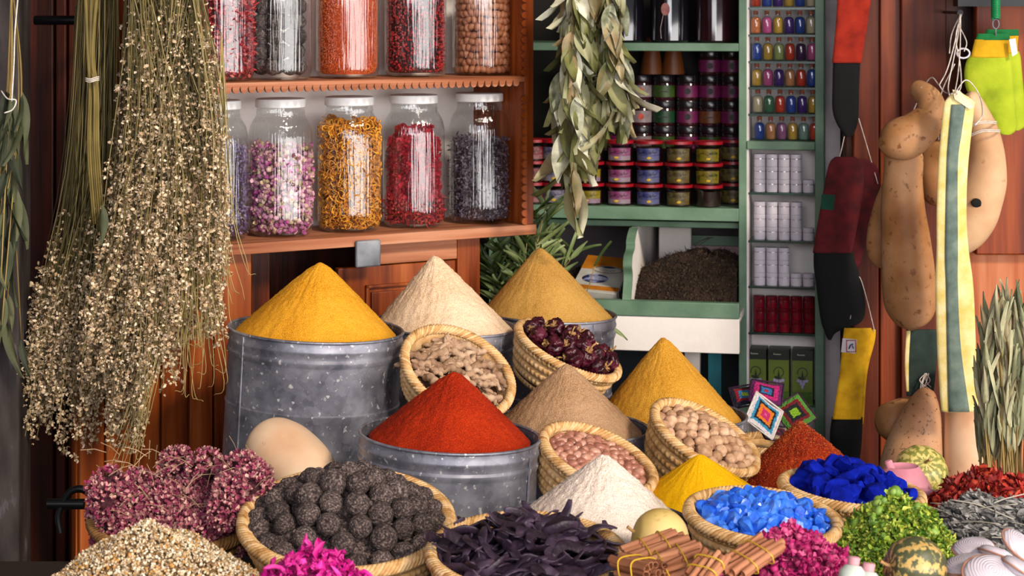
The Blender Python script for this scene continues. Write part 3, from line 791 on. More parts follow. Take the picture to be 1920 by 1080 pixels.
# big dark jars on the top shelf
m_bigd = M('very_dark_glass', ['0c0a10', '18141e'], rough=.08, spec=.8, coat=.8)
zT = gz(1300, 81, 0)+.0005
for px, l, badge in ((1170, 'big dark glass jar half behind the hanging eucalyptus', 0), (1256, 'big dark glass jar with a small pink-red oval sticker', 1), (1340, 'big dark brown jar at the right end of the top green shelf', 0)):
    t = thing('dark_glass_jar', l, 'jar', G.pt(G.hit(px, 60, .09)[0], .09, zT), (0, 0, G.a), 'big dark jars on the top green shelf')
    mk('jar_body', lathe([(0, 0), (.05, 0), (.056, .006), (.056, .2), (.045, .23), (.04, .24), (0, .24)], 40), m_bigd if px < 1300 else m_dg, t)
    mk('lid', lathe([(0, .24), (.043, .24), (.043, .26), (0, .26)], 32), m_dlid, t)
    if badge:
        mk('oval_sticker', disc(.0125, .018, -.0585, -.006, .095, 24), M('sticker_pink', ['8c5048', 'a8706a'], ns=80), t)
        mk('neck_string', sweep([(-.012, -.058, .08), (-.02, -.059, .04), (-.018, -.058, .012)], .0006, 4), m_cord, t)
# herb heap and soap carton in the bins
def dome(rx, ry, h, seed, n=40, rough=.06, pw=1.6, nr=16):
    V = []; Fc = []
    for i in range(nr+1):
        r = i/nr
        for k in range(n):
            a = 2*PI*k/n; x = r*math.cos(a)*rx; y = r*math.sin(a)*ry
            z = h*(1-r**pw)+h*rough*noise.noise(Vector((x*25, y*25, seed)))*2*(1-r)
            V.append((x, y, max(z, 0)))
            if i: Fc.append(((i-1)*n+k, (i-1)*n+(k+1) % n, i*n+(k+1) % n, i*n+k)[::-1])
    return V, Fc
def on_dome(n, rx, ry, h, seed, pw=1.6, rough=.06):
    r = np.sqrt(rng.uniform(0, 1, n)); a = rng.uniform(0, 2*PI, n)
    x = r*np.cos(a)*rx; y = r*np.sin(a)*ry
    z = np.array([h*(1-r_**pw)+h*rough*noise.noise(Vector((x_*25, y_*25, seed)))*2*(1-r_) for x_, y_, r_ in zip(x, y, r)])
    return np.c_[x, y, np.maximum(z, 0)]
uh = gu(1318, .1); hp_ = G.pt(uh, .10, zf-.02)
t = thing('dark_herb_heap', 'heap of dark dried herbs in the white bin under the tubs', 'herbs', hp_, (0, 0, G.a), kind='stuff')
m_herb = M('dark_brown_herb', ['120a08', '281a12', '3e2c1e', '4e3a2a'], rnd='island', rough=.9, nw=.3)
hv, hf_ = dome(.24, .24, .132, 2, pw=2.8, rough=.13, nr=30)
mk('heap', ([(min(x, .105), y, z) for x, y, z in hv], hf_), m_herb, t)
Tp = on_dome(8500, .24, .24, .132, 2, 2.8, .13); Tp = Tp[Tp[:, 0] < .105]
mk('leaf_bits', merge(twigs, rand_rot(len(Tp)), rng.uniform(.0035, .0075, len(Tp)), Tp), m_herb, t, ang=180)
mk('loose_sprig', join(*[sweep([(-.03+.01*k, -.02, .16), (-.01+.014*k, -.02, .172+.004*k), (.02+.006*k, -.02, .185)], .0007, 4) for k in range(3)]), m_herb, t)
hp2 = G.pt(gu(1130, .12), .14, zf-.02)
t = thing('dark_tea_heap', 'low dark heap of dried leaves behind the printed carton', 'herbs', hp2, (0, 0, G.a), kind='stuff')
mk('heap', dome(.15, .2, .10, 5, pw=2.4), m_herb, t); Tp = on_dome(2600, .15, .2, .10, 5, 2.4)
mk('leaf_bits', merge(twigs, rand_rot(len(Tp)), rng.uniform(.003, .0055, len(Tp)), Tp), m_herb, t, ang=180)
m_card = M('white_grey_card', ['a8a49c', 'c4c0b8'], rough=.4, ns=20); m_ocard = M('orange_card', ['a05a14', 'c07a22'], rough=.4, ns=20)
t = thing('printed_carton', 'white and orange carton with an oval badge lying in the left bin', 'box', G.pt(gu(1110, LD+.05), LD+.08, zf-.012), (rad(22), rad(3), G.a-rad(6)))
cw, cl, ch = .135, .20, .04
mk('carton', box(-cw/2, cw/2, 0, cl, 0, ch), m_card, t, bevel=.001)
zc = ch+.0006
def flat(VF, z): return [(x, zz, z) for x, y, zz in VF[0]], VF[1]
mk('orange_band', box(-cw/2, cw/2, cl*.62, cl, ch, zc), m_ocard, t)
mk('orange_band', box(-cw/2, cw/2, .012, .034, ch, zc), m_ocard, t)
mk('oval_badge', flat(disc(.046, .022, 0, .012, cl*.62, 32), zc+.0006), m_card, t)
mk('badge_outline', flat(join(*[(lambda a: ([((.043 if j else .040)*math.cos(x)+.012, 0, (.019 if j else .0165)*math.sin(x)+cl*.62) for x in np.linspace(0, 2*PI, 33) for j in (0, 1)], [(2*i, 2*i+1, 2*i+3, 2*i+2) for i in range(32)]))(0)]), zc+.0012), m_ink, t)
mk('badge_crest', flat(disc(.018, .006, 0, .012, cl*.62+.014, 20), zc+.0014), M('navy_crest', ['1e2444', '343a60'], rough=.4), t)
mk('small_script', join(*[box(-.018+.012-.006+k_*.006, -.018+.012-.006+k_*.006+.004, cl*.62-.002-r_*.006, cl*.62-.001-r_*.006, zc+.001, zc+.0014) for k_ in range(8) for r_ in range(2)]), m_ink, t)
mk('blue_picture', flat(disc(.038, .024, 0, -.012, cl*.36, 28), zc+.0006), M('night_blue_print', ['1a1c3a', '3a3e6a', '8c90b8'], ns=60, lo=.4, hi=.6), t)
mk('folded_cloth_print', flat(disc(.026, .012, 0, -.006, cl*.37, 20), zc+.0012), M('pale_blue_print', ['7c80a8', 'b4b6cc'], ns=160), t)
for k in range(5): mk('small_print', box(cw/2, cw/2+.0005, .03+.022*k, .042+.022*k, .008, .03), m_ink, t)
# ---------------------------------------------------------------- tables under the spices
tilt = rad(3)
def tz(X): return .45-.052*X
setk(mk('display_table', [(x, y, z) for x, y, z in box(-.95, .95, 3.78, 4.0, tz(0)-.03, tz(0))[0]] and ([(x, y, z-.052*x) for x, y, z in box(-.62, .92, 3.775, 4.98, .42, .45)[0]], box(0, 1, 0, 1, 0, 1)[1]), m_table, world=True),
     'dark wooden table under the spice tins', 'table')
for X, Y in ((-.58, 3.82), (.88, 3.82), (-.1, 4.9), (.88, 4.93)):
    h = tz(X)-.0301
    o = mk('leg', box(X-.03, X+.03, Y-.03, Y+.03, 0, h-.006), m_table); o.parent = bpy.data.objects['display_table']; o.location = -bpy.data.objects['display_table'].location
ft = thing('front_table', 'low dark wooden table carrying the front baskets', 'table', (0, 3.3, 0))
FZ = .57
mk('table_top', box(-1.05, 1.15, -.52, .45, FZ-.03, FZ), m_table, ft)
for X in (-1.0, 1.1):
    for Y in (-.47, .4): mk('leg', box(X-.03, X+.03, Y-.03, Y+.03, 0, FZ-.03), m_table, ft)
crate_m = M('dark_crate_wood', ['120b08', '20140e'], rough=.85, ns=5)
def crate(x, y, w, d, z0, z1, lab):
    """a slatted crate used as a riser"""
    t = thing('wooden_crate', lab, 'crate', (x, y, z0))
    h = z1-z0
    n = max(1, int(h/.05))
    for k in range(n):
        a = h*k/n+.004; b = h*(k+1)/n-.004
        mk('slat_ring', join(box(-w/2, w/2, -d/2, -d/2+.008, a, b), box(-w/2, w/2, d/2-.008, d/2, a, b), box(-w/2, -w/2+.008, -d/2, d/2, a, b), box(w/2-.008, w/2, -d/2, d/2, a, b)), crate_m, t)
    mk('crate_top', box(-w/2, w/2, -d/2, d/2, h-.004, h), crate_m, t)
    for sx in (-1, 1):
        for sy in (-1, 1): mk('corner_post', box(sx*(w/2-.02)-.01, sx*(w/2-.02)+.01, sy*(d/2-.02)-.01, sy*(d/2-.02)+.01, 0, h-.004), crate_m, t)
    return t

# ---------------------------------------------------------------- galvanised tins with cones of spice
def galv():
    m = bpy.data.materials.new('galvanised_steel'); m.use_nodes = True; nt = m.node_tree; N = nt.nodes; Lk = nt.links
    b = N['Principled BSDF']; b.inputs['Metallic'].default_value = .55
    tc = N.new('ShaderNodeTexCoord')
    v = N.new('ShaderNodeTexVoronoi'); v.inputs['Scale'].default_value = 75; Lk.new(tc.outputs['Object'], v.inputs[0])
    n1 = N.new('ShaderNodeTexNoise'); n1.inputs['Scale'].default_value = 9; n1.inputs['Detail'].default_value = 7; Lk.new(tc.outputs['Object'], n1.inputs[0])
    n2 = N.new('ShaderNodeTexNoise'); n2.inputs['Scale'].default_value = 85; n2.inputs['Detail'].default_value = 6; Lk.new(tc.outputs['Object'], n2.inputs[0])
    sep = N.new('ShaderNodeSeparateColor'); Lk.new(v.outputs['Color'], sep.inputs[0])
    a1 = N.new('ShaderNodeMath'); a1.operation = 'MULTIPLY_ADD'; a1.inputs[1].default_value = .09; Lk.new(sep.outputs[0], a1.inputs[0]); Lk.new(n1.outputs['Fac'], a1.inputs[2])
    cr = N.new('ShaderNodeValToRGB'); e = cr.color_ramp.elements; e[0].position = .36; e[0].color = hexc('5a5a66'); e[1].position = .78; e[1].color = hexc('b0b0bc'); Lk.new(a1.outputs[0], cr.inputs[0])
    sp = N.new('ShaderNodeMapRange'); sp.inputs[1].default_value = .63; sp.inputs[2].default_value = .68; Lk.new(n2.outputs['Fac'], sp.inputs[0])
    mx = N.new('ShaderNodeMix'); mx.data_type = 'RGBA'; mx.inputs[7].default_value = hexc('d2ced0'); Lk.new(sp.outputs[0], mx.inputs[0]); Lk.new(cr.outputs[0], mx.inputs[6])
    Lk.new(mx.outputs[2], b.inputs['Base Color'])
    rr = N.new('ShaderNodeMapRange'); rr.inputs[3].default_value = .34; rr.inputs[4].default_value = .55; Lk.new(n1.outputs['Fac'], rr.inputs[0]); Lk.new(rr.outputs[0], b.inputs['Roughness'])
    bp = N.new('ShaderNodeBump'); bp.inputs['Strength'].default_value = .12; bp.inputs['Distance'].default_value = .002; Lk.new(n1.outputs['Fac'], bp.inputs['Height']); Lk.new(bp.outputs[0], b.inputs['Normal'])
    return m
m_galv = galv()
def cone_geo(Rb, H, dx, seed, grooves=.0010, tip=.07, nr=110, na=220, sag=0.0, fine=.0011):
    V = []; Fc = []
    f = lambda t: math.sqrt(t*t+tip*tip)
    f1 = f(1)
    for i in range(nr+1):
        t = (i/nr)**1.05; 
        for k in range(na):
            a = 2*PI*k/na; r = t*Rb; x = r*math.cos(a); y = r*math.sin(a)
            z = H*(f1-f(t))/(f1-tip)*(1-sag*math.sin(PI*t))
            cx, cy = math.cos(a)*2.2, math.sin(a)*2.2
            g = noise.noise(Vector((cx*3, cy*3, seed+t*1.3)))*grooves*1.6*min(1, t*4)+noise.noise(Vector((cx*9, cy*9, seed*2+t*4)))*grooves*.8*min(1, t*3)
            g += noise.noise(Vector((x*90, y*90, seed)))*fine*1.3+noise.noise(Vector((x*260, y*260, seed+5)))*fine
            g *= (1 if t < .97 else (1-t)/.03)
            V.append((x+dx*(1-t), y, z+g))
            if i: Fc.append(((i-1)*na+k, i*na+k, i*na+(k+1) % na, (i-1)*na+(k+1) % na))
    # a flat base closes the heap
    c = len(V); V.append((0, 0, -.012)); 
    for k in range(na): V.append((.98*Rb*math.cos(2*PI*k/na), .98*Rb*math.sin(2*PI*k/na), -.012))
    for k in range(na):
        Fc.append((nr*na+k, c+1+k, c+1+(k+1) % na, nr*na+(k+1) % na)); Fc.append((c, c+1+(k+1) % na, c+1+k))
    return V, Fc
def powder(name, cols, grain=480, bump=.8, ns=7, dist=.003, rough=.95):
    """ground spice: broad tone patches and a fine grain"""
    if name in MATS: return MATS[name]
    m = bpy.data.materials.new(name); m.use_nodes = True; nt = m.node_tree; N = nt.nodes; Lk = nt.links
    b = N['Principled BSDF']; b.inputs['Roughness'].default_value = rough; b.inputs['Specular IOR Level'].default_value = .15
    tc = N.new('ShaderNodeTexCoord')
    n1 = N.new('ShaderNodeTexNoise'); n1.inputs['Scale'].default_value = ns; n1.inputs['Detail'].default_value = 5; Lk.new(tc.outputs['Object'], n1.inputs[0])
    n2 = N.new('ShaderNodeTexNoise'); n2.inputs['Scale'].default_value = grain; n2.inputs['Detail'].default_value = 2; Lk.new(tc.outputs['Object'], n2.inputs[0])
    mx = N.new('ShaderNodeMix'); mx.data_type = 'FLOAT'; mx.inputs[0].default_value = .6; Lk.new(n1.outputs['Fac'], mx.inputs[2]); Lk.new(n2.outputs['Fac'], mx.inputs[3])
    mr = N.new('ShaderNodeMapRange'); mr.inputs[1].default_value = .32; mr.inputs[2].default_value = .68; Lk.new(mx.outputs[0], mr.inputs[0])
    cr = N.new('ShaderNodeValToRGB'); el = cr.color_ramp.elements
    while len(el) < len(cols): el.new(.5)
    for i, c in enumerate(cols): el[i].position = i/(len(cols)-1); el[i].color = hexc(c)
    Lk.new(mr.outputs[0], cr.inputs[0]); Lk.new(cr.outputs[0], b.inputs['Base Color'])
    bp = N.new('ShaderNodeBump'); bp.inputs['Strength'].default_value = bump; bp.inputs['Distance'].default_value = dist; Lk.new(n2.outputs['Fac'], bp.inputs['Height']); Lk.new(bp.outputs[0], b.inputs['Normal'])
    MATS[name] = m; return m

def spice_tin(px, py, Y, hw, apex, rcone, label, pname, plabel, mat, seam=None, drop=.012, flr=None, ridge=.45, **ck):
    c = P(px, py, Y); Rr = hw/F*Y
    bottom = (tz(c.x) if flr is None else flr)
    n = Vector((math.sin(tilt), 0, math.cos(tilt)))
    H = (c.z-bottom)/math.cos(tilt) - (Rr*math.tan(tilt) if flr is not None else 0)
    base = c-n*H
    t = thing('galvanised_tin', label, 'tin', base, (0, tilt, 0), 'galvanised tins of spice')
    w = .0045
    prof = [(0, .004), (Rr*.97, .004), (Rr*.985, 0), (Rr*1.0, .004), (Rr*.995, .012), (Rr*.99, .03)]
    if H > .2:
        zb = H*ridge; 
        prof += [(Rr*.99, zb-.008), (Rr*.998, zb-.003), (Rr*.998, zb), (Rr*.985, zb+.003), (Rr*.985, zb+.012)]
    z1 = H-.050; z2 = H-.026
    prof += [(Rr*.985, z1-.010), (Rr*.99, z1-.006), (Rr*1.005, z1), (Rr*1.005, z1+.004), (Rr*.988, z1+.009), (Rr*.988, z2-.007), (Rr*1.006, z2-.001), (Rr*1.006, z2+.004), (Rr*.992, z2+.009), (Rr*.992, H-.006)]
    prof += [(Rr*.992-.002, H-.006), (Rr*.978, H-.05), (Rr*.978, H*.5), (0, H*.5)]
    prof = [p for i, p in enumerate(prof)]
    mk('tin_wall', lathe(prof, 120), m_galv, t, ang=30)
    mk('rolled_rim', lathe([(Rr*.995+.0032*math.cos(a), H-.0035+.0032*math.sin(a)) for a in np.linspace(0, 2*PI, 10)[:-1]], 120, closed=True), m_galv, t)
    if seam is not None:
        sa = rad(seam); sx, sy = Rr*1.0*math.sin(sa), -Rr*1.0*math.cos(sa)
        mk('solder_seam', sweep([(sx*1.0, sy*1.0, .006), (sx, sy, H*.5), (sx, sy, H-.008)], .0022, 8), m_galv, t)
    ap = P(apex[0], apex[1], Y)
    cb = c-n*drop
    hz = (ap-cb).dot(n); dx = (ap-cb).dot(Vector((math.cos(tilt), 0, -math.sin(tilt))))
    s = mk(pname, cone_geo(rcone/F*Y, hz, dx, px*.37, **ck), mat, loc=cb, rot=(0, tilt, 0), ang=180)
    setk(s, plabel, 'spice', kind='stuff')
    return t
m_turm = powder('golden_curry_powder', ['a8680e', 'd08c1c', 'e0a02c', 'e8ac3c'])
m_ging = powder('pale_ginger_powder', ['b48a66', 'dcb692', 'eed0b0', 'f6dec4'])
m_cumin = powder('light_brown_cumin_powder', ['8a6026', 'b4843e', 'c89a50', 'd0a45c'])
m_pap = powder('red_paprika_powder', ['5a0f02', '8a1d04', 'a62a07', 'b83c10'])
m_beige = powder('brown_coriander_powder', ['7c5a3c', 'a47e5c', 'b89270', 'c4a080'])
m_ras = powder('golden_brown_spice', ['9a6416', 'c08628', 'd09838', 'dca648'])
m_whitep = powder('cream_white_powder', ['c8aa94', 'dec8b8', 'ecdccf', 'f4e8e0'])
m_yel = powder('vivid_yellow_turmeric', ['c48a02', 'dca204', 'e8b008', 'eeb80e'], bump=.25)
m_chili = powder('crushed_chili_flakes', ['4a1206', '7c2008', '9c3210', 'b86a30'], grain=330, bump=.9, dist=.003, ns=12)
spice_tin(593, 613, 4.45, 164, (601, 493), 150, 'tallest galvanised tin at left holding the golden curry cone', 'curry_powder_cone', 'golden-orange cone of powder on the big left tin', m_turm, seam=-48, ridge=.62, tip=.09)
spice_tin(833, 606, 4.85, 137, (815, 479), 131, 'galvanised tin holding the pale cream cone under the wooden door', 'ginger_powder_cone', 'pale cream cone of powder behind the red cone', m_ging, seam=52, grooves=.0016, sag=.03, fine=.0018)
spice_tin(1027, 583, 5.2, 129, (1012, 465), 124, 'rearmost galvanised tin holding the light brown cone', 'cumin_powder_cone', 'light brown cone in front of the green bay leaves', m_cumin, seam=40)
spice_tin(844, 811, 3.95, 170, (852, 698), 152, 'wide galvanised tin in front holding the red paprika cone', 'paprika_cone', 'deep red cone of paprika in the wide front tin', m_pap, ridge=.38, seam=62, fine=.0016, tip=.08)
spice_tin(1068, 794, 4.42, 150, (1062, 683), 137, 'galvanised tin holding the brown-grey cone in the middle', 'coriander_powder_cone', 'brown-grey cone in the middle of the tins', m_beige, fine=.0016)
spice_tin(1258, 770, 4.75, 143, (1243, 634), 132, 'galvanised tin holding the golden-brown cone at right', 'golden_spice_cone', 'golden-brown cone under the green shelf ledge', m_ras, fine=.0015)
spice_tin(1131, 972, 3.60, 172, (1133, 853), 160, 'shallow galvanised pan holding the cream white cone', 'white_powder_cone', 'cream white cone of powder at front centre', m_whitep, flr=FZ, grooves=.0012, fine=.0018, drop=.008)
spice_tin(1328, 935, 3.95, 148, (1312, 852), 138, 'galvanised pan under the vivid yellow cone', 'turmeric_cone', 'vivid yellow turmeric cone behind the bright blue crystals', m_yel, fine=.0005, drop=.008, tip=.05)
spice_tin(1520, 903, 4.3, 138, (1500, 791), 132, 'galvanised pan under the dark red chili flakes', 'chili_flake_cone', 'dark red-brown cone of crushed chili flakes at right', m_chili, fine=.0022, drop=.006)
# loose flakes on the chili cone
o = bpy.data.objects['chili_flake_cone']; me = o.data
vs = np.array([v.co[:] for v in me.vertices])[:110*220]; pick = rng.choice(len(vs), 7000)
mk('loose_flakes', merge([leaf(1.6, 1.2, .3, .2, 1, seed=1), crumb(2)], rand_rot(7000), rng.uniform(.0008, .0019, 7000), vs[pick]), M('chili_bits', ['5a1606', '8a2208', 'a8380e', 'c87834', '6a1a08'], rnd='island', rough=.6, nw=.1), o, ang=180)

# ---------------------------------------------------------------- woven baskets
m_straw = M('woven_straw', ['8a6034', 'b88850', 'd4a870', 'e0bc8c', 'c89860'], ns=60, rough=.7, bump=.7, bs=320, bdist=.0015, rnd='island', nw=.45)
m_strawd = M('darker_woven_straw', ['5e3c1c', '8a6032', 'a87c48'], ns=50, rough=.75, bump=.6, bs=260, bdist=.0015)
def basket_geo(Rr, D, rb, coils, th=.013, stitch=None):
    stitch = stitch or int(Rr*480)
    V = []; out = []
    n = stitch*6; prof = []; nc = coils*7
    for i in range(nc+1):
        t = i/nc; r0 = rb+(Rr-rb)*(t**.62); z = D*t
        prof.append((r0, z, i))
    def modf(i, a, r, z):
        if i > nc: return r, z
        row = i/7; bulge = abs(math.sin(PI*row)); ph = a*stitch+int(row)*1.9+row*2.2
        return r+th*.62*bulge**.55+.0017*math.cos(ph)*bulge, z
    inner = [(p[0]-.006, p[1]) for p in prof[::-4]]
    pr = [(0, .0)]+[(p[0], p[1]) for p in prof]+inner+[(0, .007)]
    V, Fc = lathe([(r, z) for r, z in pr], n, mod=lambda i, a, r, z: modf(i-1, a, r, z) if 1 <= i <= nc+1 else (r, z))
    return V, Fc
def braid_rim(Rr, D, tube=.0085, n=None, lean=.9):
    n = n or int(2*PI*Rr/.0078); parts = []; rr = random.Random(int(Rr*1e4))
    for k in range(n):
        a0 = 2*PI*k/n; pts = []
        for j in range(7):
            s = j/6; b = rad(-60+300*s); a = a0+lean*(s-.5)*tube*5/Rr+rr.uniform(-.003, .003)
            q = Rr+tube*.95*math.cos(b); pts.append((q*math.cos(a), q*math.sin(a), D+tube*1.0*math.sin(b)))
        parts.append(sweep(pts, [.0022, .0034, .0038, .0039, .0038, .0034, .0022], 6))
    parts.append(lathe([(Rr+tube*.66*math.cos(b), D+tube*.66*math.sin(b)) for b in np.linspace(0, 2*PI, 9)[:-1]], 80, closed=True))
    return join(*parts)
def basket(c, Rr, D, rbf, ax, label, coils=5, cat='basket', tube=.0085, dark=False, rotz=0, name='woven_basket', grp='coiled straw baskets'):
    """c: rim centre; ax=(toward viewer deg, roll right deg)"""
    b, a = rad(ax[0]), rad(ax[1])
    n = Vector((math.cos(b)*math.sin(a), -math.sin(b), math.cos(b)*math.cos(a)))
    t = thing(name, label, cat, c-n*D, (b, a, 0), grp)
    ms = m_strawd if dark else m_straw
    mk('coiled_wall', basket_geo(Rr, D, Rr*rbf, coils), ms, t, ang=180)
    mk('braided_rim', braid_rim(Rr, D, tube), ms, t, ang=180)
    from mathutils import Euler
    Mx = Matrix.Translation(c-n*D) @ Euler((b, a, 0)).to_matrix().to_4x4()
    return t, Mx
def settle(n, rin, hfun, ri, it=240, seed=0, squash=1.0, lift=0):
    """spread n rounded pieces evenly over a heap surface z=hfun(r)."""
    g = np.random.default_rng(seed); r = np.sqrt(g.uniform(0, 1, n))*rin; a = g.uniform(0, 2*PI, n)
    X = np.c_[r*np.cos(a), r*np.sin(a)]; ri = np.broadcast_to(ri, (n,)).astype(float)
    Z = hfun(np.hypot(*X.T))+g.uniform(-.2, .35, n)*ri
    for _ in range(it):
        Pp = np.c_[X, Z]; d = Pp[:, None]-Pp[None]; L = np.linalg.norm(d, axis=2)+1e-9; np.fill_diagonal(L, 9)
        ov = np.maximum(0, (ri[:, None]+ri[None])*squash-L); mv = (d/L[..., None]*ov[..., None]*.5).sum(1)
        X = X+mv[:, :2]; Z = Z+mv[:, 2]*.6
        rr = np.hypot(*X.T); k = rr > rin; X[k] *= (rin/rr[k])[:, None]
        h = hfun(np.hypot(*X.T)); Z = Z+(h-Z)*.12
    return np.c_[X, Z]
def bed(Mx, rin, hfun, z_off, mat, name, label, cat, rmin=0, temps=None, n=0, size=.01, parent=None, zbot=None):
    """the packed lower layer"""
    pr = [(0, hfun(0)+z_off)]+[(rin*t, hfun(rin*t)+z_off) for t in (.25, .5, .75, .9, 1.0)]
    zb = zbot if zbot is not None else pr[-1][1]-.02
    pr += [(rin*.9, zb), (0, zb)]
    V, Fc = lathe(pr, 40); V = np.asarray(V)
    parts = [(V, Fc)]
    if n:
        r = np.sqrt(rng.uniform(0, 1, n))*rin; a = rng.uniform(0, 2*PI, n); T = np.c_[r*np.cos(a), r*np.sin(a), np.array([hfun(q) for q in r])+z_off]
        parts.append(merge(temps, rand_rot(n), rng.uniform(.85, 1.15, n)*size, T))
    o = mk(name, join(*parts), mat, ang=180); o.matrix_world = Mx
    o.location, o.rotation_euler = Mx.to_translation(), Mx.to_euler()
    return setk(o, label, cat, kind='stuff')
def strew(protos, pos, Mx, label, cat, group, rotf=None, sc=(1, 1)):
    from mathutils import Euler
    for o in protos: setk(o, label, cat, group)
    out = []
    for i, p in enumerate(pos):
        o = protos[i] if i < len(protos) else copy_tree(protos[i % len(protos)])
        o.location = Mx @ Vector(p)
        o.rotation_euler = rotf(i) if rotf else (R.random()*6.28, R.random()*6.28, R.random()*6.28)
        s = R.uniform(*sc); o.scale = (s, s, s); out.append(o)
    return out
# B1 ginger roots
def prop(t, Mx, Rr, D, z0, lab):
    """crate under the lowest point of a propped basket"""
    lo = min((Mx @ Vector((Rr*f*math.cos(a), Rr*f*math.sin(a), z)) for a in np.linspace(0, 2*PI, 24) for f, z in ((.55, 0), (.8, D*.4))), key=lambda v: v.z)
    c = Mx @ Vector((0, 0, 0))
    return crate(c.x, c.y+.01, .12, .12, z0, lo.z-.002, lab)
c = P(859, 697, 4.36)
bk, Mx = basket(c, .122, .095, .6, (30, 27), 'straw basket of knobbly brown roots propped between two tins', coils=5)
prop(bk, Mx, .122, .095, tz(-.1), 'dark crate under the basket of roots')
hf = lambda r: .078+.012*np.cos(r*20)
m_root = M('dried_ginger_root', ['644830', '927056', 'b49478', 'c6a88c'], ns=45, rough=.85, bump=.8, bs=170, rnd='object', nw=.6)
def root(seed, L=.075, r=.008):
    rr = random.Random(seed); n = 7; pts = [(L*(i/(n-1)-.5), rr.uniform(-.006, .006)+.010*math.sin(i*.6+seed), rr.uniform(-.004, .004)) for i in range(n)]
    q = spline(pts, 22); rd = [r*(.35+.85*math.sin(PI*min(1, (i+1.5)/24)))*(1+.22*math.sin(i*1.9+seed)) for i in range(22)]
    P_ = [sweep(q, rd, 9)]
    for k in range(3):
        b = q[rr.randint(4, 18)]; d = np.array([rr.uniform(-1, 1), rr.uniform(-1, 1), rr.uniform(-.4, .8)]); d /= np.linalg.norm(d)
        P_.append(sweep([b, b+d*.009, b+d*.016], [r*.6, r*.55, r*.15], 7))
    return join(*P_)
rp_ = [mk('dried_root', root(s, L=.065+.022*(s % 3), r=.0058+.001*(s % 3)), m_root, ang=180) for s in range(6)]
pos = settle(46, .092, lambda r: .088+.015*np.cos(r*17), .0125, seed=3)
strew(rp_, pos, Mx, 'knobbly dried brown root piled in the root basket', 'root', 'dried roots in the basket', rotf=lambda i: (R.uniform(.1, .8), R.uniform(-.2, .6), R.uniform(-.9, 1.2)))
bed(Mx, .108, lambda r: .080, -.018, M('root_bed', ['3c281a', '6a4c36'], ns=60, rough=.9), 'root_pieces', 'lower layer of brown roots at the bottom of the root basket', 'roots', zbot=.012)
# B2 dried peppers
c = P(1065, 657, 4.74)
bk, Mx = basket(c, .125, .10, .62, (10, 24), 'straw basket of shiny dark purple dried peppers', coils=5)
prop(bk, Mx, .125, .10, tz(.13), 'dark crate under the basket of dried peppers')
m_pep = M('wrinkled_purple_pepper', ['16050a', '300a16', '4c1424', '6c3044'], ns=26, rough=.34, bump=.9, bs=75, rnd='object', nw=.8, coat=.15, bdist=.006)
m_stalk = M('tan_pepper_stalk', ['8a6438', 'b48c5c'], ns=60, rough=.8)
def pepper(seed, r=.024):
    V, Fc = ico(4, 1.0); out = []
    for v in V:
        v = Vector(v); a = math.atan2(v.y, v.x)
        q = 1+.12*noise.noise(v*1.6+Vector((seed*5, 0, 0)))*2-.24*abs(math.sin(a*3.0+seed+v.z*1.5))*(1-abs(v.z))**.5+.16*noise.noise(v*5+Vector((0, seed*3, 0)))
        zc = v.z*.95; 
        if v.z > .8: zc -= (v.z-.8)*1.6
        out.append((v.x*q*r, v.y*q*r, zc*q*r))
    return out, Fc
pp = []
for s in range(5):
    t = thing('dried_pepper', 'x', 'pepper'); mk('pepper_flesh', pepper(s), m_pep, t, ang=180)
    mk('stalk', join(sweep(spline([(0, 0, .012), (.001, 0, .021), (.005, .002, .030), (.012, .003, .034)], 9), [.0045, .003, .0022, .002, .002, .002, .002, .0022, .002], 7), floret(6, .011, s, .25) and xf(floret(6, .012, s, .2), loc=(0, 0, .0165))), m_stalk, t, ang=180); pp.append(t)
pos = settle(19, .098, lambda r: .112+.016*np.cos(r*16), .021, seed=5, squash=.92)
strew(pp, pos, Mx, 'shiny wrinkled dark purple dried pepper piled in its basket', 'pepper', 'dried peppers in the basket', rotf=lambda i: (R.uniform(.2, 1.7), R.uniform(-1.2, 1.0), R.random()*6), sc=(.9, 1.12))
bed(Mx, .108, lambda r: .09, -.01, m_pep, 'dried_peppers', 'lower layer of dried peppers at the bottom of their basket', 'peppers', zbot=.012, temps=[pepper(9)], n=14, size=.9)
# B3 brown argan nuts in front
c = P(1122, 861, 3.96)
bk, Mx = basket(c, .113, .095, .66, (14, 21), 'straw basket of smooth pinkish brown nuts behind the white cone', coils=5)
prop(bk, Mx, .111, .095, tz(.16), 'dark crate under the basket of smooth nuts')
m_nut2 = M('pinkish_brown_nut', ['7c4838', 'a06856', 'bc8672', 'd0a898'], ns=40, rnd='object', rough=.33, nw=.3, coat=.2)
n2 = [mk('argan_nut', nut_mesh(.0083, s+20, 1.5), m_nut2, ang=180) for s in range(3)]
hf = lambda r: .090+.012*np.cos(r*18)
pos = settle(118, .092, hf, .0089, seed=8)
strew(n2, pos, Mx, 'smooth pinkish brown nut in the basket behind the white cone', 'nut', 'smooth nuts in the basket', rotf=lambda i: (R.uniform(1.0, 2.1), R.uniform(-.4, .4), R.random()*6), sc=(.88, 1.12))
bed(Mx, .094, hf, -.009, m_nut2, 'argan_nuts', 'lower layer of smooth nuts at the bottom of their basket', 'nuts', temps=[nut_mesh(.0072, 9, 1.5)], n=260, size=1, zbot=.01)
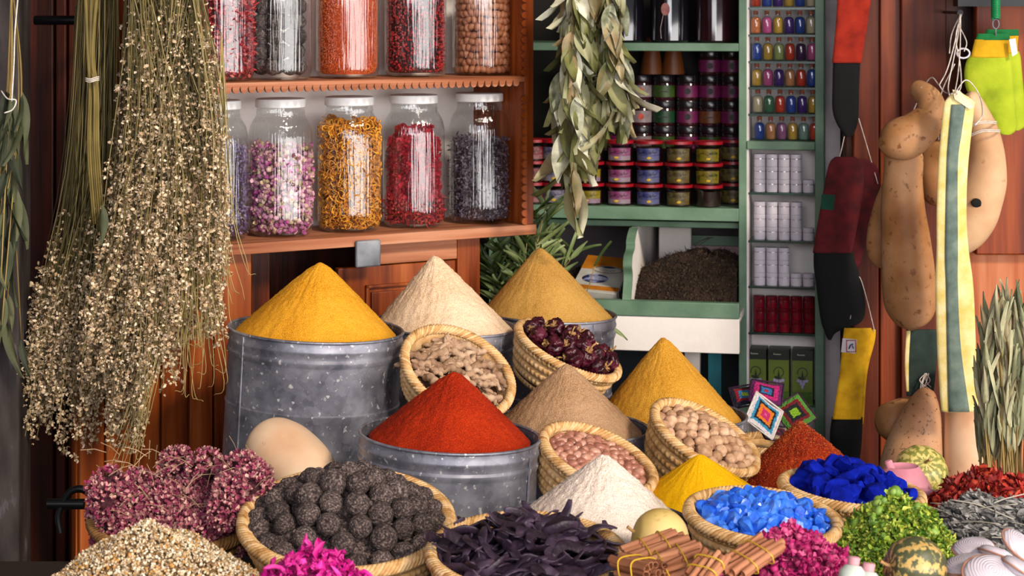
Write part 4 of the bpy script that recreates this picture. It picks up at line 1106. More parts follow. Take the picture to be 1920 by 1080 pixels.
# B4 nutmegs
c = P(1323, 820, 4.30)
bk, Mx = basket(c, .119, .105, .66, (15, 26), 'straw basket of round pale nutmegs in front of the golden-brown cone', coils=5)
prop(bk, Mx, .118, .105, tz(.41), 'dark crate under the basket of nutmegs')
m_ntm = M('pale_tan_nutmeg', ['74503a', 'a47c5c', 'c49c7c', 'd8b698'], ns=60, rnd='object', rough=.6, nw=.5, bump=.3, bs=120)
n3 = [mk('nutmeg', lump(4, .0140-.0008*(s % 3), .12, 1.9, s, (1, 1, 1.08+.06*s)), m_ntm, ang=180) for s in range(4)]
hf = lambda r: .104+.016*np.cos(r*17)
pos = settle(60, .100, hf, .0136, seed=12)
strew(n3, pos, Mx, 'round pale tan nutmeg in the basket before the golden-brown cone', 'nutmeg', 'nutmegs in the basket', sc=(.76, 1.08))
bed(Mx, .096, hf, -.020, m_ntm, 'nutmegs', 'lower layer of nutmegs at the bottom of their basket', 'nutmegs', temps=[lump(2, .0128, .1, 1.6, 9)], n=110, size=1, zbot=.01)

# pale egg-shaped gourd
def gourd(name, pts, radii, mat, label, cat='gourd', n=30, m=44, world=True, parent=None, group=None, amp=.0015):
    q = spline(pts, m); rd = spline([(r,) for r in radii], m)[:, 0]; rd = np.maximum(rd, .0005)
    V, Fc = sweep(q, rd, n)
    V = [tuple(Vector(v)+Vector(v).normalized()*0+Vector((noise.noise(Vector(v)*14), noise.noise(Vector(v)*14+Vector((9, 0, 0))), noise.noise(Vector(v)*14+Vector((0, 9, 0)))))*amp) for v in V]
    o = mk(name, (V, Fc), mat, parent, world=world, ang=180)
    return setk(o, label, cat, group) if label else o
def gskin(name, cols, spots='5a3a20', spot_amt=.63, sscale=40, rough=.5):
    if name in MATS: return MATS[name]
    m = M(name, cols, ns=5, rough=rough, bump=.06, bs=40, detail=6, spec=.25); nt = m.node_tree; N = nt.nodes; Lk = nt.links
    b = N['Principled BSDF']; src = b.inputs['Base Color'].links[0].from_socket
    tc = N.new('ShaderNodeTexCoord'); nz = N.new('ShaderNodeTexNoise'); nz.inputs['Scale'].default_value = sscale; nz.inputs['Detail'].default_value = 5; Lk.new(tc.outputs['Object'], nz.inputs[0])
    mr = N.new('ShaderNodeMapRange'); mr.inputs[1].default_value = spot_amt; mr.inputs[2].default_value = spot_amt+.07; mr.inputs[4].default_value = .75; Lk.new(nz.outputs['Fac'], mr.inputs[0])
    mx = N.new('ShaderNodeMix'); mx.data_type = 'RGBA'; mx.inputs[7].default_value = hexc(spots); Lk.new(mr.outputs[0], mx.inputs[0]); Lk.new(src, mx.inputs[6]); Lk.new(mx.outputs[2], b.inputs['Base Color'])
    return m
m_g1 = gskin('cream_gourd_skin', ['c08e6c', 'd8ae8c', 'e4c4a4', 'ecd4b8'], 'a0663c', .66, 30)
a = P(500, 826, 4.12); b = P(596, 912, 4.02); d = (b-a)
pts = [a+d*t for t in (-.19, -.16, -.02, .25, .55, .85, 1.1, 1.16)]
gourd('pale_gourd', pts, [.002, .022, .052, .0685, .070, .062, .035, .002], m_g1, 'smooth cream egg-shaped gourd leaning on the tallest tin')
gp = bpy.data.objects['pale_gourd']
crate(gp.location.x+.01, 4.03, .12, .10, tz(-.42)+.006, gp.location.z-.001, 'dark crate under the cream gourd')

# B5 basket of big dark balls
c = P(650, 978, 3.56)
bk, Mx = basket(c, .178, .085, .72, (14, 1.5), 'wide straw basket piled with rough dark grey balls', coils=4, tube=.0105)
m_ball2 = M('rough_dark_grey_ball', ['1c1514', '352a2a', '5c4c48', '8c7c76'], ns=260, rough=.85, bump=1, bs=340, detail=1, rnd='object', nw=.8, bdist=.004)
def ball(s):
    V, Fc = ico(5, 1.0); r = .0222; o = []
    for v in V:
        v = Vector(v); q = 1+.07*noise.noise(v*2+Vector((s*4, 0, 0)))+.055*noise.noise(v*13+Vector((0, s*4, 0)))+.035*noise.noise(v*27)
        o.append(tuple(v*q*r))
    return o, Fc
bb = [mk('dark_spice_ball', ball(s), m_ball2, ang=180) for s in range(4)]
hf = lambda r: .084+.085*np.maximum(0, 1-(r/.155)**1.5)
pos = settle(58, .152, hf, .0225, seed=27, it=300)
pos[:, 1] += 0
strew(bb, pos, Mx, 'rough dark grey ball piled in the wide front basket', 'ball', 'dark balls in the wide basket', sc=(.82, 1.08))
bed(Mx, .152, hf, -.032, m_ball2, 'dark_spice_balls', 'lower layer of dark balls at the bottom of the wide basket', 'balls', temps=[lump(3, .021, .1, 3, 9)], n=46, size=1, zbot=.01)
crate(c.x, c.y, .2, .2, FZ, (Mx @ Vector((0, 0, 0))).z-.03, 'dark crate under the basket of dark balls')

# B6 pink dried flower heads
c = P(328, 968, 3.72)
bk, Mx = basket(c, .147, .085, .7, (12, 2), 'straw basket overflowing with pink dried flower heads', coils=5, tube=.010, dark=True)
crate(c.x, c.y, .2, .2, FZ-.0, (Mx @ Vector((0, 0, 0))).z-.025, 'dark crate under the basket of pink flower heads')
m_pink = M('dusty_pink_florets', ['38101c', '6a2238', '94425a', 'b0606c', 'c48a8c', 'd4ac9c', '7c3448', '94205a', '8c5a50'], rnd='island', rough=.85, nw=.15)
def flower_head(seed, r=.034, n=230):
    V0, F0 = lump(2, r*.68, .25, 2.5, seed, (1, 1, .85)); d = rng.normal(size=(n, 3)); d /= np.linalg.norm(d, axis=1)[:, None]
    T = d*r*rng.uniform(.78, 1.06, (n, 1))*np.array([1, 1, .88])
    Rm = dir_rot(d, rng.uniform(0, 6, n)) @ np.array([[0, 0, 1.], [0, 1, 0], [-1, 0, 0]])
    return (V0, F0), merge([floret(4, .0075, s, .55) for s in range(4)], Rm, rng.uniform(.7, 1.3, n), T)
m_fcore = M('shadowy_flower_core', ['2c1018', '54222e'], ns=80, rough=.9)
fh = []
for s in range(4):
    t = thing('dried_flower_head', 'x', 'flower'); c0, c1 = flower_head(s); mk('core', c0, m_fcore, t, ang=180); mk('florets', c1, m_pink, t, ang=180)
    fh.append(t)
xs = np.array([(-.13, -.02), (-.085, .03), (-.04, .02), (.01, .03), (.05, .03), (.09, .02), (.135, -.01)])
hf = lambda r: .048+.055*np.maximum(0, 1-(r/.17)**2)
pos = settle(34, .120, hf, .027, seed=33, it=300)
pos2 = settle(16, .11, lambda r: .04+.06*np.maximum(0, 1-(r/.15)**2), .027, seed=35)
strew(fh, list(pos)+list(pos2), Mx, 'dusty pink dried flower head in the left flower basket', 'flower', 'pink flower heads in the left basket', sc=(.85, 1.15))
# a separate clump spilling at right of that basket
for i, (px, py, Y) in enumerate(((455, 885, 3.66), (470, 915, 3.63), (435, 925, 3.62), (445, 905, 3.72), (478, 895, 3.70), (420, 960, 3.60), (458, 945, 3.64), (205, 915, 3.68), (200, 940, 3.64), (330, 872, 3.8), (385, 880, 3.76))):
    o = copy_tree(fh[i % 4], loc=P(px, py, Y), rot=(R.random()*6, R.random()*6, 0), scale=R.uniform(.9, 1.1))
bitsT = []
for i in range(60):
    px, py = R.uniform(170, 490), R.uniform(845, 960); p0 = P(px, py, 3.6+R.uniform(0, .15)); d = Vector((R.uniform(-1, 1), -.3, R.uniform(-.3, .6))).normalized()
    bitsT.append(sweep([p0, p0+d*.02+Vector((0, 0, .004)), p0+d*.045], .0006, 4))
setk(mk('dry_stalks', join(*bitsT), M('pale_straw_stalk', ['8a6a50', 'c4a684'], rnd='island', rough=.8), world=True), 'thin dry stalks caught among the pink flower heads', 'stalks', kind='stuff')

# heaps spread on round trays at the front
def tray(c, Rr, label, D=.03, z=None):
    bk, Mx = basket(Vector((c[0], c[1], (z or FZ)+D+.004)), Rr, D, .85, (0, 0), label, coils=2, tube=.009, name='woven_tray', grp=None)
    bk['category'] = 'tray'
    return Mx
def heap(name, label, cat, c, rx, ry, H, z0, core, temps, n, size, mat, pw=1.4, seed=1, rough=.06, jit=.004, parts=None, ry_rot=0):
    t = thing(name, label, cat, (c[0], c[1], z0), (0, 0, ry_rot), kind='stuff')
    mk('heap_core', dome(rx*.985, ry*.985, H*.97, seed, rough=rough, pw=pw, nr=22, n=60), core, t)
    T = on_dome(n, rx, ry, H, seed, pw, rough); T[:, 2] += rng.uniform(-.2, 1, n)*jit
    mk(parts or 'loose_pieces', merge(temps, rand_rot(n), rng.uniform(.7, 1.3, n)*size, T), mat, t, ang=180)
    return t
m_cham = M('chamomile_bits', ['5a3e22', '8c6e48', 'b89c78', 'd4c2a4', 'e6dac6', 'ccb894', 'b87c28', 'a48660'], rnd='island', rough=.8, nw=.12)
a = P(286, 982, 3.27)
tray((a.x, a.y), .30, 'round woven tray under the cream chamomile heap')
heap('chamomile_heap', 'heap of small cream dried chamomile flowers at the lower left', 'flowers', (a.x, a.y), .27, .25, a.z-FZ-.016, FZ+.016, M('chamomile_core', ['5a4026', '8a6c46'], ns=150, rough=.9),
     [floret(5, 1.3, s, .5) for s in range(3)]+[crumb(s) for s in range(3)]+[lump(1, .8, .3, 1, 3)], 17000, .0036, m_cham, pw=1.22)
m_mag = M('magenta_petals', ['8a0650', 'b80a78', 'd41890', 'e03ca0', '9a0c5c', 'c8308c'], rnd='island', rough=.6, nw=.15)
a = P(592, 1040, 3.2)
tray((a.x, a.y), .17, 'round woven tray under the hot pink petals')
heap('magenta_petal_heap', 'heap of hot pink petals at the bottom below the dark balls', 'petals', (a.x, a.y), .155, .15, a.z-FZ-.012, FZ+.012, M('magenta_core', ['5a0434', '8a0a58'], ns=150),
     [floret(7, 1.3, s, .7) for s in range(4)]+[leaf(2.4, 1.5, .6, .4, 4, wave=.2, seed=s) for s in range(3)], 1500, .0085, m_mag, pw=1.5, rough=.12, jit=.012)

# B7 carob-like dark pods
c = P(988, 1040, 3.36)
bk, Mx = basket(c, .157, .08, .75, (8, 1), 'straw basket of curled dark purple-brown pods', coils=4, tube=.009)
crate(c.x, c.y, .2, .2, FZ-.0, (Mx @ Vector((0, 0, 0))).z-.018, 'dark crate under the basket of curled pods')
m_pod = M('dark_purple_pod', ['160c14', '2a1c28', '403044', '5c4a58'], ns=22, rough=.5, bump=.7, bs=90, rnd='object', nw=.75, bdist=.003)
def pod(seed):
    rr = random.Random(seed); k = rr.uniform(.6, 3.2); L = rr.uniform(.095, .13); n = 9; pts = []
    rad_ = L/k
    for i in range(n):
        a = k*(i/(n-1)-.5); pts.append((rad_*math.sin(a), rad_*(1-math.cos(a)), .008*math.sin(i*.9+seed)))
    q = spline(pts, 26); w = rr.uniform(.0095, .0130)
    rd = [w*(.12+.95*math.sin(PI*(i+.8)/27)**.6) for i in range(26)]
    V, Fc = sweep(q, rd, 12, flat=.30, up=(0, .9, 1))
    V = [tuple(Vector(v)+Vector((0, 0, .0014*noise.noise(Vector(v)*90+Vector((seed, 0, 0)))))) for v in V]
    return V, Fc
pd = [mk('curled_pod', pod(s), m_pod, ang=180) for s in range(8)]
hf = lambda r: .082+.040*np.maximum(0, 1-(r/.15)**1.6)
pos = np.vstack([settle(62, .138, hf, .0165, seed=41), settle(40, .13, lambda r: hf(r)-.022, .017, seed=43)])
strew(pd, pos, Mx, 'curled leathery dark purple-brown pod piled in the front basket', 'pod', 'curled dark pods in the basket', rotf=lambda i: (R.uniform(-.3, .65), R.uniform(-.25, .25), R.random()*6.28), sc=(.8, 1.1))
bed(Mx, .14, hf, -.034, M('pod_bed', ['0c0709', '1a1216'], rough=.8), 'pods', 'lower layer of dark pods at the bottom of their basket', 'pods', zbot=.012)

# B9 bright blue crystals, B10 deep blue chunks
c = P(1431, 972, 3.50)
bk, Mx = basket(c, .1265, .07, .7, (6, 4.5), 'straw basket of bright blue crystals below the yellow cone', coils=4, tube=.0095)
crate(c.x, c.y, .16, .16, FZ, (Mx @ Vector((0, 0, 0))).z-.012, 'dark crate under the bright blue crystals')
m_blue = M('bright_blue_crystal', ['0c3aa8', '1c58d0', '3a7ae4', '6a9cf0'], ns=60, rough=.3, rnd='object', nw=.6, bump=.3, bs=150, spec=.6)
cr_ = [mk('blue_crystal', rock(.0150, s), m_blue, smooth=False) for s in range(8)]
hf = lambda r: .068+.026*np.maximum(0, 1-(r/.105)**2)
pos = settle(130, .104, hf, .0088, seed=51)
strew(cr_, pos, Mx, 'bright blue crystal in the basket below the yellow cone', 'crystal', 'bright blue crystals', sc=(.7, 1.55))
bed(Mx, .106, hf, -.008, m_blue, 'blue_crystals', 'lower layer of bright blue crystals at the bottom of their basket', 'crystals', temps=[rock(.0105, 20)], n=160, size=1, zbot=.008)
c = P(1597, 921, 3.86)
bk, Mx = basket(c, .129, .07, .7, (2, 5), 'straw basket of deep ultramarine chunks beside the pink clay', coils=4, tube=.009)
crate(c.x, c.y, .16, .12, tz(.6), (Mx @ Vector((0, 0, 0))).z-.01, 'dark crate under the ultramarine chunks')
m_ultra = M('ultramarine_chunk', ['020a4a', '04127a', '0a1e9c', '1028b4'], ns=50, rough=.9, rnd='object', nw=.7, bump=.4, bs=200, spec=.1)
cu_ = [mk('ultramarine_chunk', rock(.021, s+30), m_ultra, smooth=False) for s in range(8)]
hf = lambda r: .066+.030*np.maximum(0, 1-(r/.105)**2)
pos = settle(44, .103, lambda r: hf(r)+.010, .0145, seed=53)
strew(cu_, pos, Mx, 'matt deep ultramarine chunk in the far right basket', 'chunk', 'deep blue chunks', sc=(.7, 1.6))
bed(Mx, .108, hf, -.008, m_ultra, 'ultramarine_powder', 'layer of deep blue powder under the ultramarine chunks', 'powder', temps=[rock(.012, 40)], n=70, size=1, zbot=.008)
# ---------------------------------------------------------------- front right: melon, cinnamon, roses, greens
m_mel = gskin('pale_yellow_melon_skin', ['a8842e', 'c8a658', 'd8ba78', 'dcc48c'], '8a6a2a', .62, 24)
def melon(c, r, mat, label, rot=(0, 0, 0), ribs=0, squash=.95, name='melon', stalk='side'):
    t = thing(name, label, 'melon' if name == 'melon' else 'squash', c, rot)
    V, Fc = ico(5, 1.0); o = []
    for v in V:
        v = Vector(v); a = math.atan2(v.y, v.x); q = 1+(.02*math.cos(a*ribs)*(1-abs(v.z)) if ribs else 0)-.10*max(0, abs(v.z)-.86)/.14*(1 if ribs else .6)
        o.append((v.x*r*q, v.y*r*q, v.z*r*q*squash))
    mk('rind', (o, Fc), mat, t, ang=180)
    z = r*squash*.9
    mk('stalk', sweep(spline([(0, 0, z-.004), (.001, 0, z+.006), (.005, 0, z+.016)], 7), [.005, .0035, .003, .0026, .0024, .0026, .003], 8), m_stalk, t)
    return t
c = P(1237, 1011, 3.35); r = 57/F*3.35
melon(c, r, m_mel, 'round pale yellow melon behind the cinnamon bundles', (0, rad(-72), rad(10)))
crate(c.x, c.y, .10, .10, FZ, c.z-r*.97, 'dark crate under the pale yellow melon')
def banded(name, base, dark, light, k, axis='Z', w=.5):
    m = bpy.data.materials.new(name); m.use_nodes = True; nt = m.node_tree; N = nt.nodes; Lk = nt.links; b = N['Principled BSDF']; b.inputs['Roughness'].default_value = .42
    tc = N.new('ShaderNodeTexCoord'); sp = N.new('ShaderNodeSeparateXYZ'); Lk.new(tc.outputs['Object'], sp.inputs[0])
    at = N.new('ShaderNodeMath'); at.operation = 'ARCTAN2'; Lk.new(sp.outputs[1], at.inputs[0]); Lk.new(sp.outputs[0], at.inputs[1])
    mu = N.new('ShaderNodeMath'); mu.operation = 'MULTIPLY'; mu.inputs[1].default_value = k; Lk.new(at.outputs[0], mu.inputs[0])
    sn = N.new('ShaderNodeMath'); sn.operation = 'SINE'; Lk.new(mu.outputs[0], sn.inputs[0])
    nz = N.new('ShaderNodeTexNoise'); nz.inputs['Scale'].default_value = 120; nz.inputs['Detail'].default_value = 3; Lk.new(tc.outputs['Object'], nz.inputs[0])
    a1 = N.new('ShaderNodeMath'); a1.operation = 'MULTIPLY_ADD'; a1.inputs[1].default_value = 10.0; Lk.new(nz.outputs['Fac'], a1.inputs[0]); Lk.new(sn.outputs[0], a1.inputs[2])
    mr = N.new('ShaderNodeMapRange'); mr.inputs[1].default_value = 2.6; mr.inputs[2].default_value = 8.0; Lk.new(a1.outputs[0], mr.inputs[0])
    cr = N.new('ShaderNodeValToRGB'); e = cr.color_ramp.elements; e.new(.5); e.new(.6)
    for i, (p, c_) in enumerate(((.35, dark), (.47, base), (.58, light), (1, light))): e[i].position = p; e[i].color = hexc(c_)
    Lk.new(mr.outputs[0], cr.inputs[0]); Lk.new(cr.outputs[0], b.inputs['Base Color']); return m
m_sq = banded('green_and_yellow_striped_rind', '6e6a44', '484a30', 'c09a58', 9)
c = P(1716, 1066, 3.12); r = 59/F*3.12
melon(c, r, m_sq, 'small green and yellow striped squash at the bottom right', (0, rad(-80), rad(14)), ribs=9, squash=1.0, name='striped_squash')
crate(c.x, c.y, .09, .09, FZ, c.z-r*1.0, 'dark crate under the striped squash')
m_sq2 = banded('yellow_green_striped_rind', 'b4a24c', '80803c', 'ccbc74', 12)
c = P(1727, 884, 4.22); r = 50/F*4.22
melon(c, r, m_sq2, 'yellow-green striped squash behind the pink clay block', (rad(52), rad(6), 0), ribs=10, squash=.85, name='striped_squash')
crate(c.x+.02, c.y, .12, .12, tz(.84), c.z-r*.9, 'dark crate under the squash behind the clay')
# pink clay block with a nub
m_clay = M('pink_clay', ['b86c80', 'cc8494', 'd898a6'], ns=14, rough=.85, bump=.2, bs=60)
c = P(1692, 920, 4.04); 
t = thing('pink_clay_block', 'broken pink clay block with a nub on top behind the blue chunks', 'clay', c)
rc = .054
def claymod(i, a, r, z): return r*(1+.04*math.sin(a*2+1)), z
mk('block', lathe([(0, 0), (rc*.98, 0), (rc*1.03, .004), (rc, .012), (rc*.62, .046), (rc*.56, .049), (rc*.5, .046), (rc*.4, .043), (0, .042)], 56, mod=claymod), m_clay, t)
mk('nub', xf(lathe([(0, 0), (.009, 0), (.008, .016), (.006, .018), (0, .018)], 14), loc=(-.024, -.008, .044), rot=(0, -.35, 0)), m_clay, t)
mk('broken_shard', xf(lump(2, .02, .3, 2, 3, (1.6, .6, .5)), loc=(.028, -.045, .006)), m_clay, t)
crate(c.x, c.y, .09, .07, tz(.76), c.z-.0005, 'dark crate under the pink clay')

# cinnamon bundles
m_cin = M('cinnamon_bark', ['6c3a22', '8e5638', 'a86e4e', 'b88866'], ns=28, stretch=(.25, 1, 1), rough=.7, bump=.4, bs=110, rnd='object', nw=.6)
m_band = M('yellow_rubber_band', ['b89020', 'd4ac34'], rough=.4)
def quill(L, r, seed):
    rr = random.Random(seed); sec = []
    n = 15                                               # two edges rolled inwards
    for i in range(n):
        a = -PI*1.5+3*PI*i/(n-1)
        e = abs(i/(n-1)-.5)*2; q = r*(1-.62*max(0, e-.35)/.65)
        sec.append((q*math.sin(a*.98), -q*math.cos(a*.98)*(1 if e < .5 else .9)+ (0 if e < .4 else .0)))
    sec = [(x, z) for x, z in sec]
    inn = [(x*.84, z*.84) for x, z in sec[::-1]]; sec = sec+inn; k = len(sec); V = []; Fc = []
    for j, x in enumerate(np.linspace(-L/2, L/2, 7)):
        s = 1+rr.uniform(-.06, .06); dy = .0012*math.sin(j+seed)
        for y, z in sec: V.append((x, y*s+dy, z*s))
        if j:
            for i in range(k): Fc.append(((j-1)*k+i, (j-1)*k+(i+1) % k, j*k+(i+1) % k, j*k+i))
    for i in range(k//2-1):
        Fc.append((i, i+1, k-2-i, k-1-i)[::-1]); Fc.append(tuple(q+6*k for q in (i, i+1, k-2-i, k-1-i)))
    return V, Fc
qm = [mk('cinnamon_stick', quill(.082+.008*s, .0052+.0005*s, s), m_cin, ang=50) for s in range(4)]
qmesh = [o.data for o in qm]
for o in qm: bpy.data.objects.remove(o)
def bundle(c, yaw, pitch, label, rows=(4, 5, 4), bands=(-.018, .016), roll=0, sp=.0108, L=1):
    t = thing('cinnamon_bundle', label, 'cinnamon', c, (roll, pitch, yaw), 'bundles of cinnamon sticks in yellow bands')
    W = sp*max(rows)/2+.001; Hh = sp*.9*len(rows)/2+.0015
    for j, n in enumerate(rows):
        for i in range(n):
            o = bpy.data.objects.new('cinnamon_stick', R.choice(qmesh)); C.objects.link(o); o.parent = t
            o.location = (R.uniform(-.006, .006), (i-(n-1)/2)*sp, (j-(len(rows)-1)/2)*sp*.9); o.rotation_euler = (R.random()*6, R.uniform(-.05, .05), R.uniform(-.05, .05)); s = R.uniform(.88, 1.06); o.scale = (s*L, s, s)
    for b_ in bands:
        pts = [(b_+.002*math.sin(a*2), (W+.001)*math.copysign(abs(math.cos(a))**.6, math.cos(a)), (Hh+.001)*math.copysign(abs(math.sin(a))**.6, math.sin(a))) for a in np.linspace(0, 2*PI, 33)]
        mk('rubber_band', sweep(pts, .0013, 6, cap=False, flat=.8, up=(1, 0, 0)), m_band, t)
    return t
bundle(P(1228, 1030, 3.19), rad(22), rad(-12), 'upper left cinnamon bundle leaning on the yellow melon', (4, 5, 4), roll=rad(12))
bundle(P(1262, 1058, 3.10), rad(14), rad(-14), 'cinnamon bundle lying in front below the melon', (4, 6, 5), roll=rad(14))
bundle(P(1196, 1066, 3.09), rad(-58), rad(-6), 'darker cinnamon bundle showing its ends at the bottom left of the bundles', (4, 4, 4), roll=0, L=.9)
bundle(P(1322, 1066, 3.03), rad(58), rad(-20), 'middle cinnamon bundle pointing toward the viewer', (4, 4), bands=(-.012, .014), L=.85)
bundle(P(1408, 1046, 3.09), rad(38), rad(-16), 'rightmost cinnamon bundle lying on the dark pink rose petals', (4, 5), bands=(-.016, .018), roll=rad(10))
crate(P(1250, 1050, 3.14).x, 3.13, .17, .17, FZ, .70, 'dark crate under the cinnamon bundles')

m_rose = M('dark_pink_rose_petals', ['5c0430', '8c0a4c', 'ac1462', 'c43078', 'd4608c', '98104c'], rnd='island', rough=.6, nw=.15)
a = P(1490, 1000, 3.24)
tray((a.x, a.y), .15, 'round woven tray under the dark pink rosebuds', D=.05)
rosebud = [join(lump(2, .8, .12, 2, s, (1, 1, 1.2)), floret(5, 1.5, s, .15)) for s in range(3)]+[floret(6, 1.4, s, .6) for s in range(3)]
heap('rosebud_heap', 'heap of dark pink dried rosebuds between cinnamon and green leaves', 'rosebuds', (a.x, a.y), .165, .125, a.z-FZ-.03, FZ+.03, M('rose_core', ['3c0420', '6a0a3c'], ns=120),
     rosebud+[leaf(2.2, 1.4, .6, .4, 4, wave=.2, seed=s) for s in range(2)], 1200, .0072, m_rose, pw=1.7, rough=.10, jit=.009)
m_grn = M('bright_green_leaf_bits', ['2c4a0c', '4e7414', '78982c', '9cac34', 'b4b64c', '406c18', '88a02c'], rnd='island', rough=.6, nw=.15)
a = P(1678, 942, 3.46)
tray((a.x, a.y), .165, 'round woven tray under the green leaves', D=.05)
heap('green_leaf_heap', 'heap of bright green dried leaves with small green pods', 'leaves', (a.x, a.y), .155, .16, a.z-FZ-.03, FZ+.03, M('green_core', ['1c300a', '34500f'], ns=120),
     [floret(4, 1.4, s, .5) for s in range(4)]+[leaf(2.2, 1.0, .5, .4, 4, wave=.3, seed=s) for s in range(3)], 5200, .0056, m_grn, pw=1.6, rough=.10, jit=.010, seed=4)
m_lime = M('green_pod', ['5c8028', '7c9c40', '98b05c'], ns=30, rough=.45, rnd='object', nw=.5)
gp_ = [mk('green_pod', xf(lump(3, .0082, .05, 1.5, s, (1.3, 1, 1)), sc=(1, 1, 1)), m_lime, ang=180) for s in range(3)]
H = a.z-FZ-.03
T = on_dome(60, .135, .14, H, 4, 1.6, .10)
strew(gp_, [Vector(q)+Vector((a.x, a.y, FZ+.042)) for q in T], Matrix(), 'small smooth oval green pod lying in the green leaf heap', 'pod', 'green pods among the leaves', sc=(.75, 1.15))
# red petals at the far right
m_redp = M('brick_red_petals', ['3c0606', '6a0e0c', '8c1814', 'a4281c', 'b84024', '7a1010'], rnd='island', rough=.6, nw=.15)
a = P(1868, 893, 3.9)
tray((a.x, a.y), .165, 'round woven tray under the brick red petals', D=.03, z=.585)
crate(a.x, a.y, .2, .2, .45, .5845, 'dark crate under the tray of brick red petals')
heap('red_petal_heap', 'heap of brick red dried petals in front of the sage bundle', 'petals', (a.x, a.y), .155, .15, a.z-.6, .6, M('brick_core', ['2a0505', '4a0c0a'], ns=120),
     [floret(4, 1.4, s, .5) for s in range(3)]+[leaf(2.2, 1.3, .6, .4, 4, wave=.3, seed=s) for s in range(3)]+[lump(1, .9, .2, 1, 2)], 1700, .0085, m_redp, pw=1.6, rough=.1, jit=.008, seed=7)
# grey sage bundles
m_sage = M('grey_sage_leaf', ['3e3a3c', '5e5a58', '7c7876', '928e8a', '6c6458'], rnd='island', rough=.85, nw=.2)
a = P(1850, 925, 3.60)
t = thing('grey_sage_pile', 'pile of dried grey-green sage leaves and stems before the red petals', 'sage', (a.x, a.y, FZ), kind='stuff')
mk('heap', dome(.165, .135, a.z-FZ-.012, 9, pw=2.2), M('sage_core', ['28282a', '3e3e3e'], ns=60), t)
n = 1500; T = on_dome(n, .165, .14, a.z-FZ-.008, 9, 2.2)
D = np.c_[rng.normal(.9, .5, n), rng.normal(-.3, .5, n), rng.normal(-.15, .25, n)]
mk('leaves', merge([leaf(1, .26, .25*s, .5, 6, wave=.3, seed=s) for s in range(4)], dir_rot(D, rng.uniform(-1.4, 1.4, n)), rng.uniform(.016, .034, n), T-D/np.linalg.norm(D, axis=1)[:, None]*.012), m_sage, t, ang=180)
stk = []
for i in range(40):
    p0 = T[i]+np.array([0, 0, .004]); d = np.array([R.uniform(.4, 1), R.uniform(-.8, .3), R.uniform(-.2, .25)]); d /= np.linalg.norm(d)
    stk.append(sweep(spline([p0-d*.05, p0+np.array([0, 0, .006]), p0+d*.06], 8), .0012, 5))
mk('stems', join(*stk), M('pale_grey_stem', ['8c8478', 'aaa294'], rnd='island', rough=.8), t, ang=180)
# white exfoliating pads
def ribbed(name):
    m = M(name, ['a89ca6', 'beb4bc', 'ccc2c8'], ns=20, rough=.9); nt = m.node_tree; N = nt.nodes; Lk = nt.links; b = N['Principled BSDF']
    tc = N.new('ShaderNodeTexCoord'); w = N.new('ShaderNodeTexWave'); w.wave_type = 'RINGS'; w.rings_direction = 'Z'; w.inputs['Scale'].default_value = 90; w.inputs['Distortion'].default_value = 1.5
    Lk.new(tc.outputs['Object'], w.inputs[0]); bp = N.new('ShaderNodeBump'); bp.inputs['Strength'].default_value = .45; bp.inputs['Distance'].default_value = .0015
    Lk.new(w.outputs['Fac'], bp.inputs['Height']); Lk.new(bp.outputs[0], b.inputs['Normal']); return m
m_pad = ribbed('white_knitted_pad'); m_piping = M('brown_piping', ['8a5c48', 'a87860'], rough=.8, ns=90)
padp = None
for px, py, Y, rot, sc_, lab in ((1826, 1029, 3.22, (.25, -.1, .3), 1.0, 'white ribbed pad at the top left of the pad pile'), (1868, 1040, 3.19, (.2, .35, 1.1), 1.0, 'white ribbed pad in the middle with a brown piped edge'),
     (1912, 1024, 3.24, (.6, .6, .2), 1.0, 'white ribbed pad standing at the right frame edge'), (1812, 1060, 3.14, (.15, -.2, .1), 1.05, 'white ribbed pad low at left beside the striped squash'),
     (1858, 1078, 3.08, (.7, 0, .2), 1.25, 'largest white ribbed pad facing front at the bottom edge'), (1914, 1068, 3.10, (.4, .4, .9), 1.1, 'white ribbed pad in the lower right corner')):
    c = P(px, py, Y)
    if padp is None:
        t = thing('ribbed_pad', lab, 'pad', c, rot, 'white ribbed bath pads')
        mk('knitted_face', xf(lathe([(0, -.011), (.018, -.0105), (.028, -.007), (.032, 0), (.028, .007), (.018, .0105), (0, .011)], 48), sc=(1.1, .86, 1)), m_pad, t, ang=180)
        mk('brown_piping', sweep([(1.1*.0325*math.cos(a_), .86*.0325*math.sin(a_), 0) for a_ in np.linspace(0, 2*PI, 49)], .0016, 6, cap=False), m_piping, t, ang=180)
        padp = t
    else: t = copy_tree(padp, c, rot, lab)
    t.scale = (sc_,)*3
a = P(1862, 1060, 3.16)
tray((a.x, a.y), .085, 'small woven tray under the white ribbed pads', D=.02, z=.655)
crate(a.x, a.y, .14, .14, FZ, .6545, 'dark crate under the white ribbed pads')
# little pots with pink stoppers
m_pstop = M('pink_stopper', ['b07880', 'cc98a0'], rough=.5); m_wg = M('milky_glass', ['a0a8a0', 'c8ccc4'], rough=.2)
for px, py, lab in ((1596, 1062, 'small milky pot with a pink stopper at the bottom edge'), (1624, 1074, 'second milky pot with a pink stopper, nearer the striped squash')):
    c = P(px, py, 3.04); t = thing('stoppered_pot', lab, 'pot', c-Vector((0, 0, .03)), (rad(-12), rad(8), 0), 'milky pots with pink stoppers')
    mk('pot_body', lathe([(0, 0), (.018, 0), (.021, .006), (.020, .022), (.012, .031), (0, .031)], 28), m_wg, t)
    mk('stopper', lathe([(0, .03), (.0085, .03), (.0095, .042), (.007, .044), (0, .044)], 20), m_pstop, t)
crate(P(1610, 1062, 3.04).x, 3.05, .09, .07, FZ, P(1610, 1062, 3.04).z-.035, 'dark crate under the little stoppered pots')
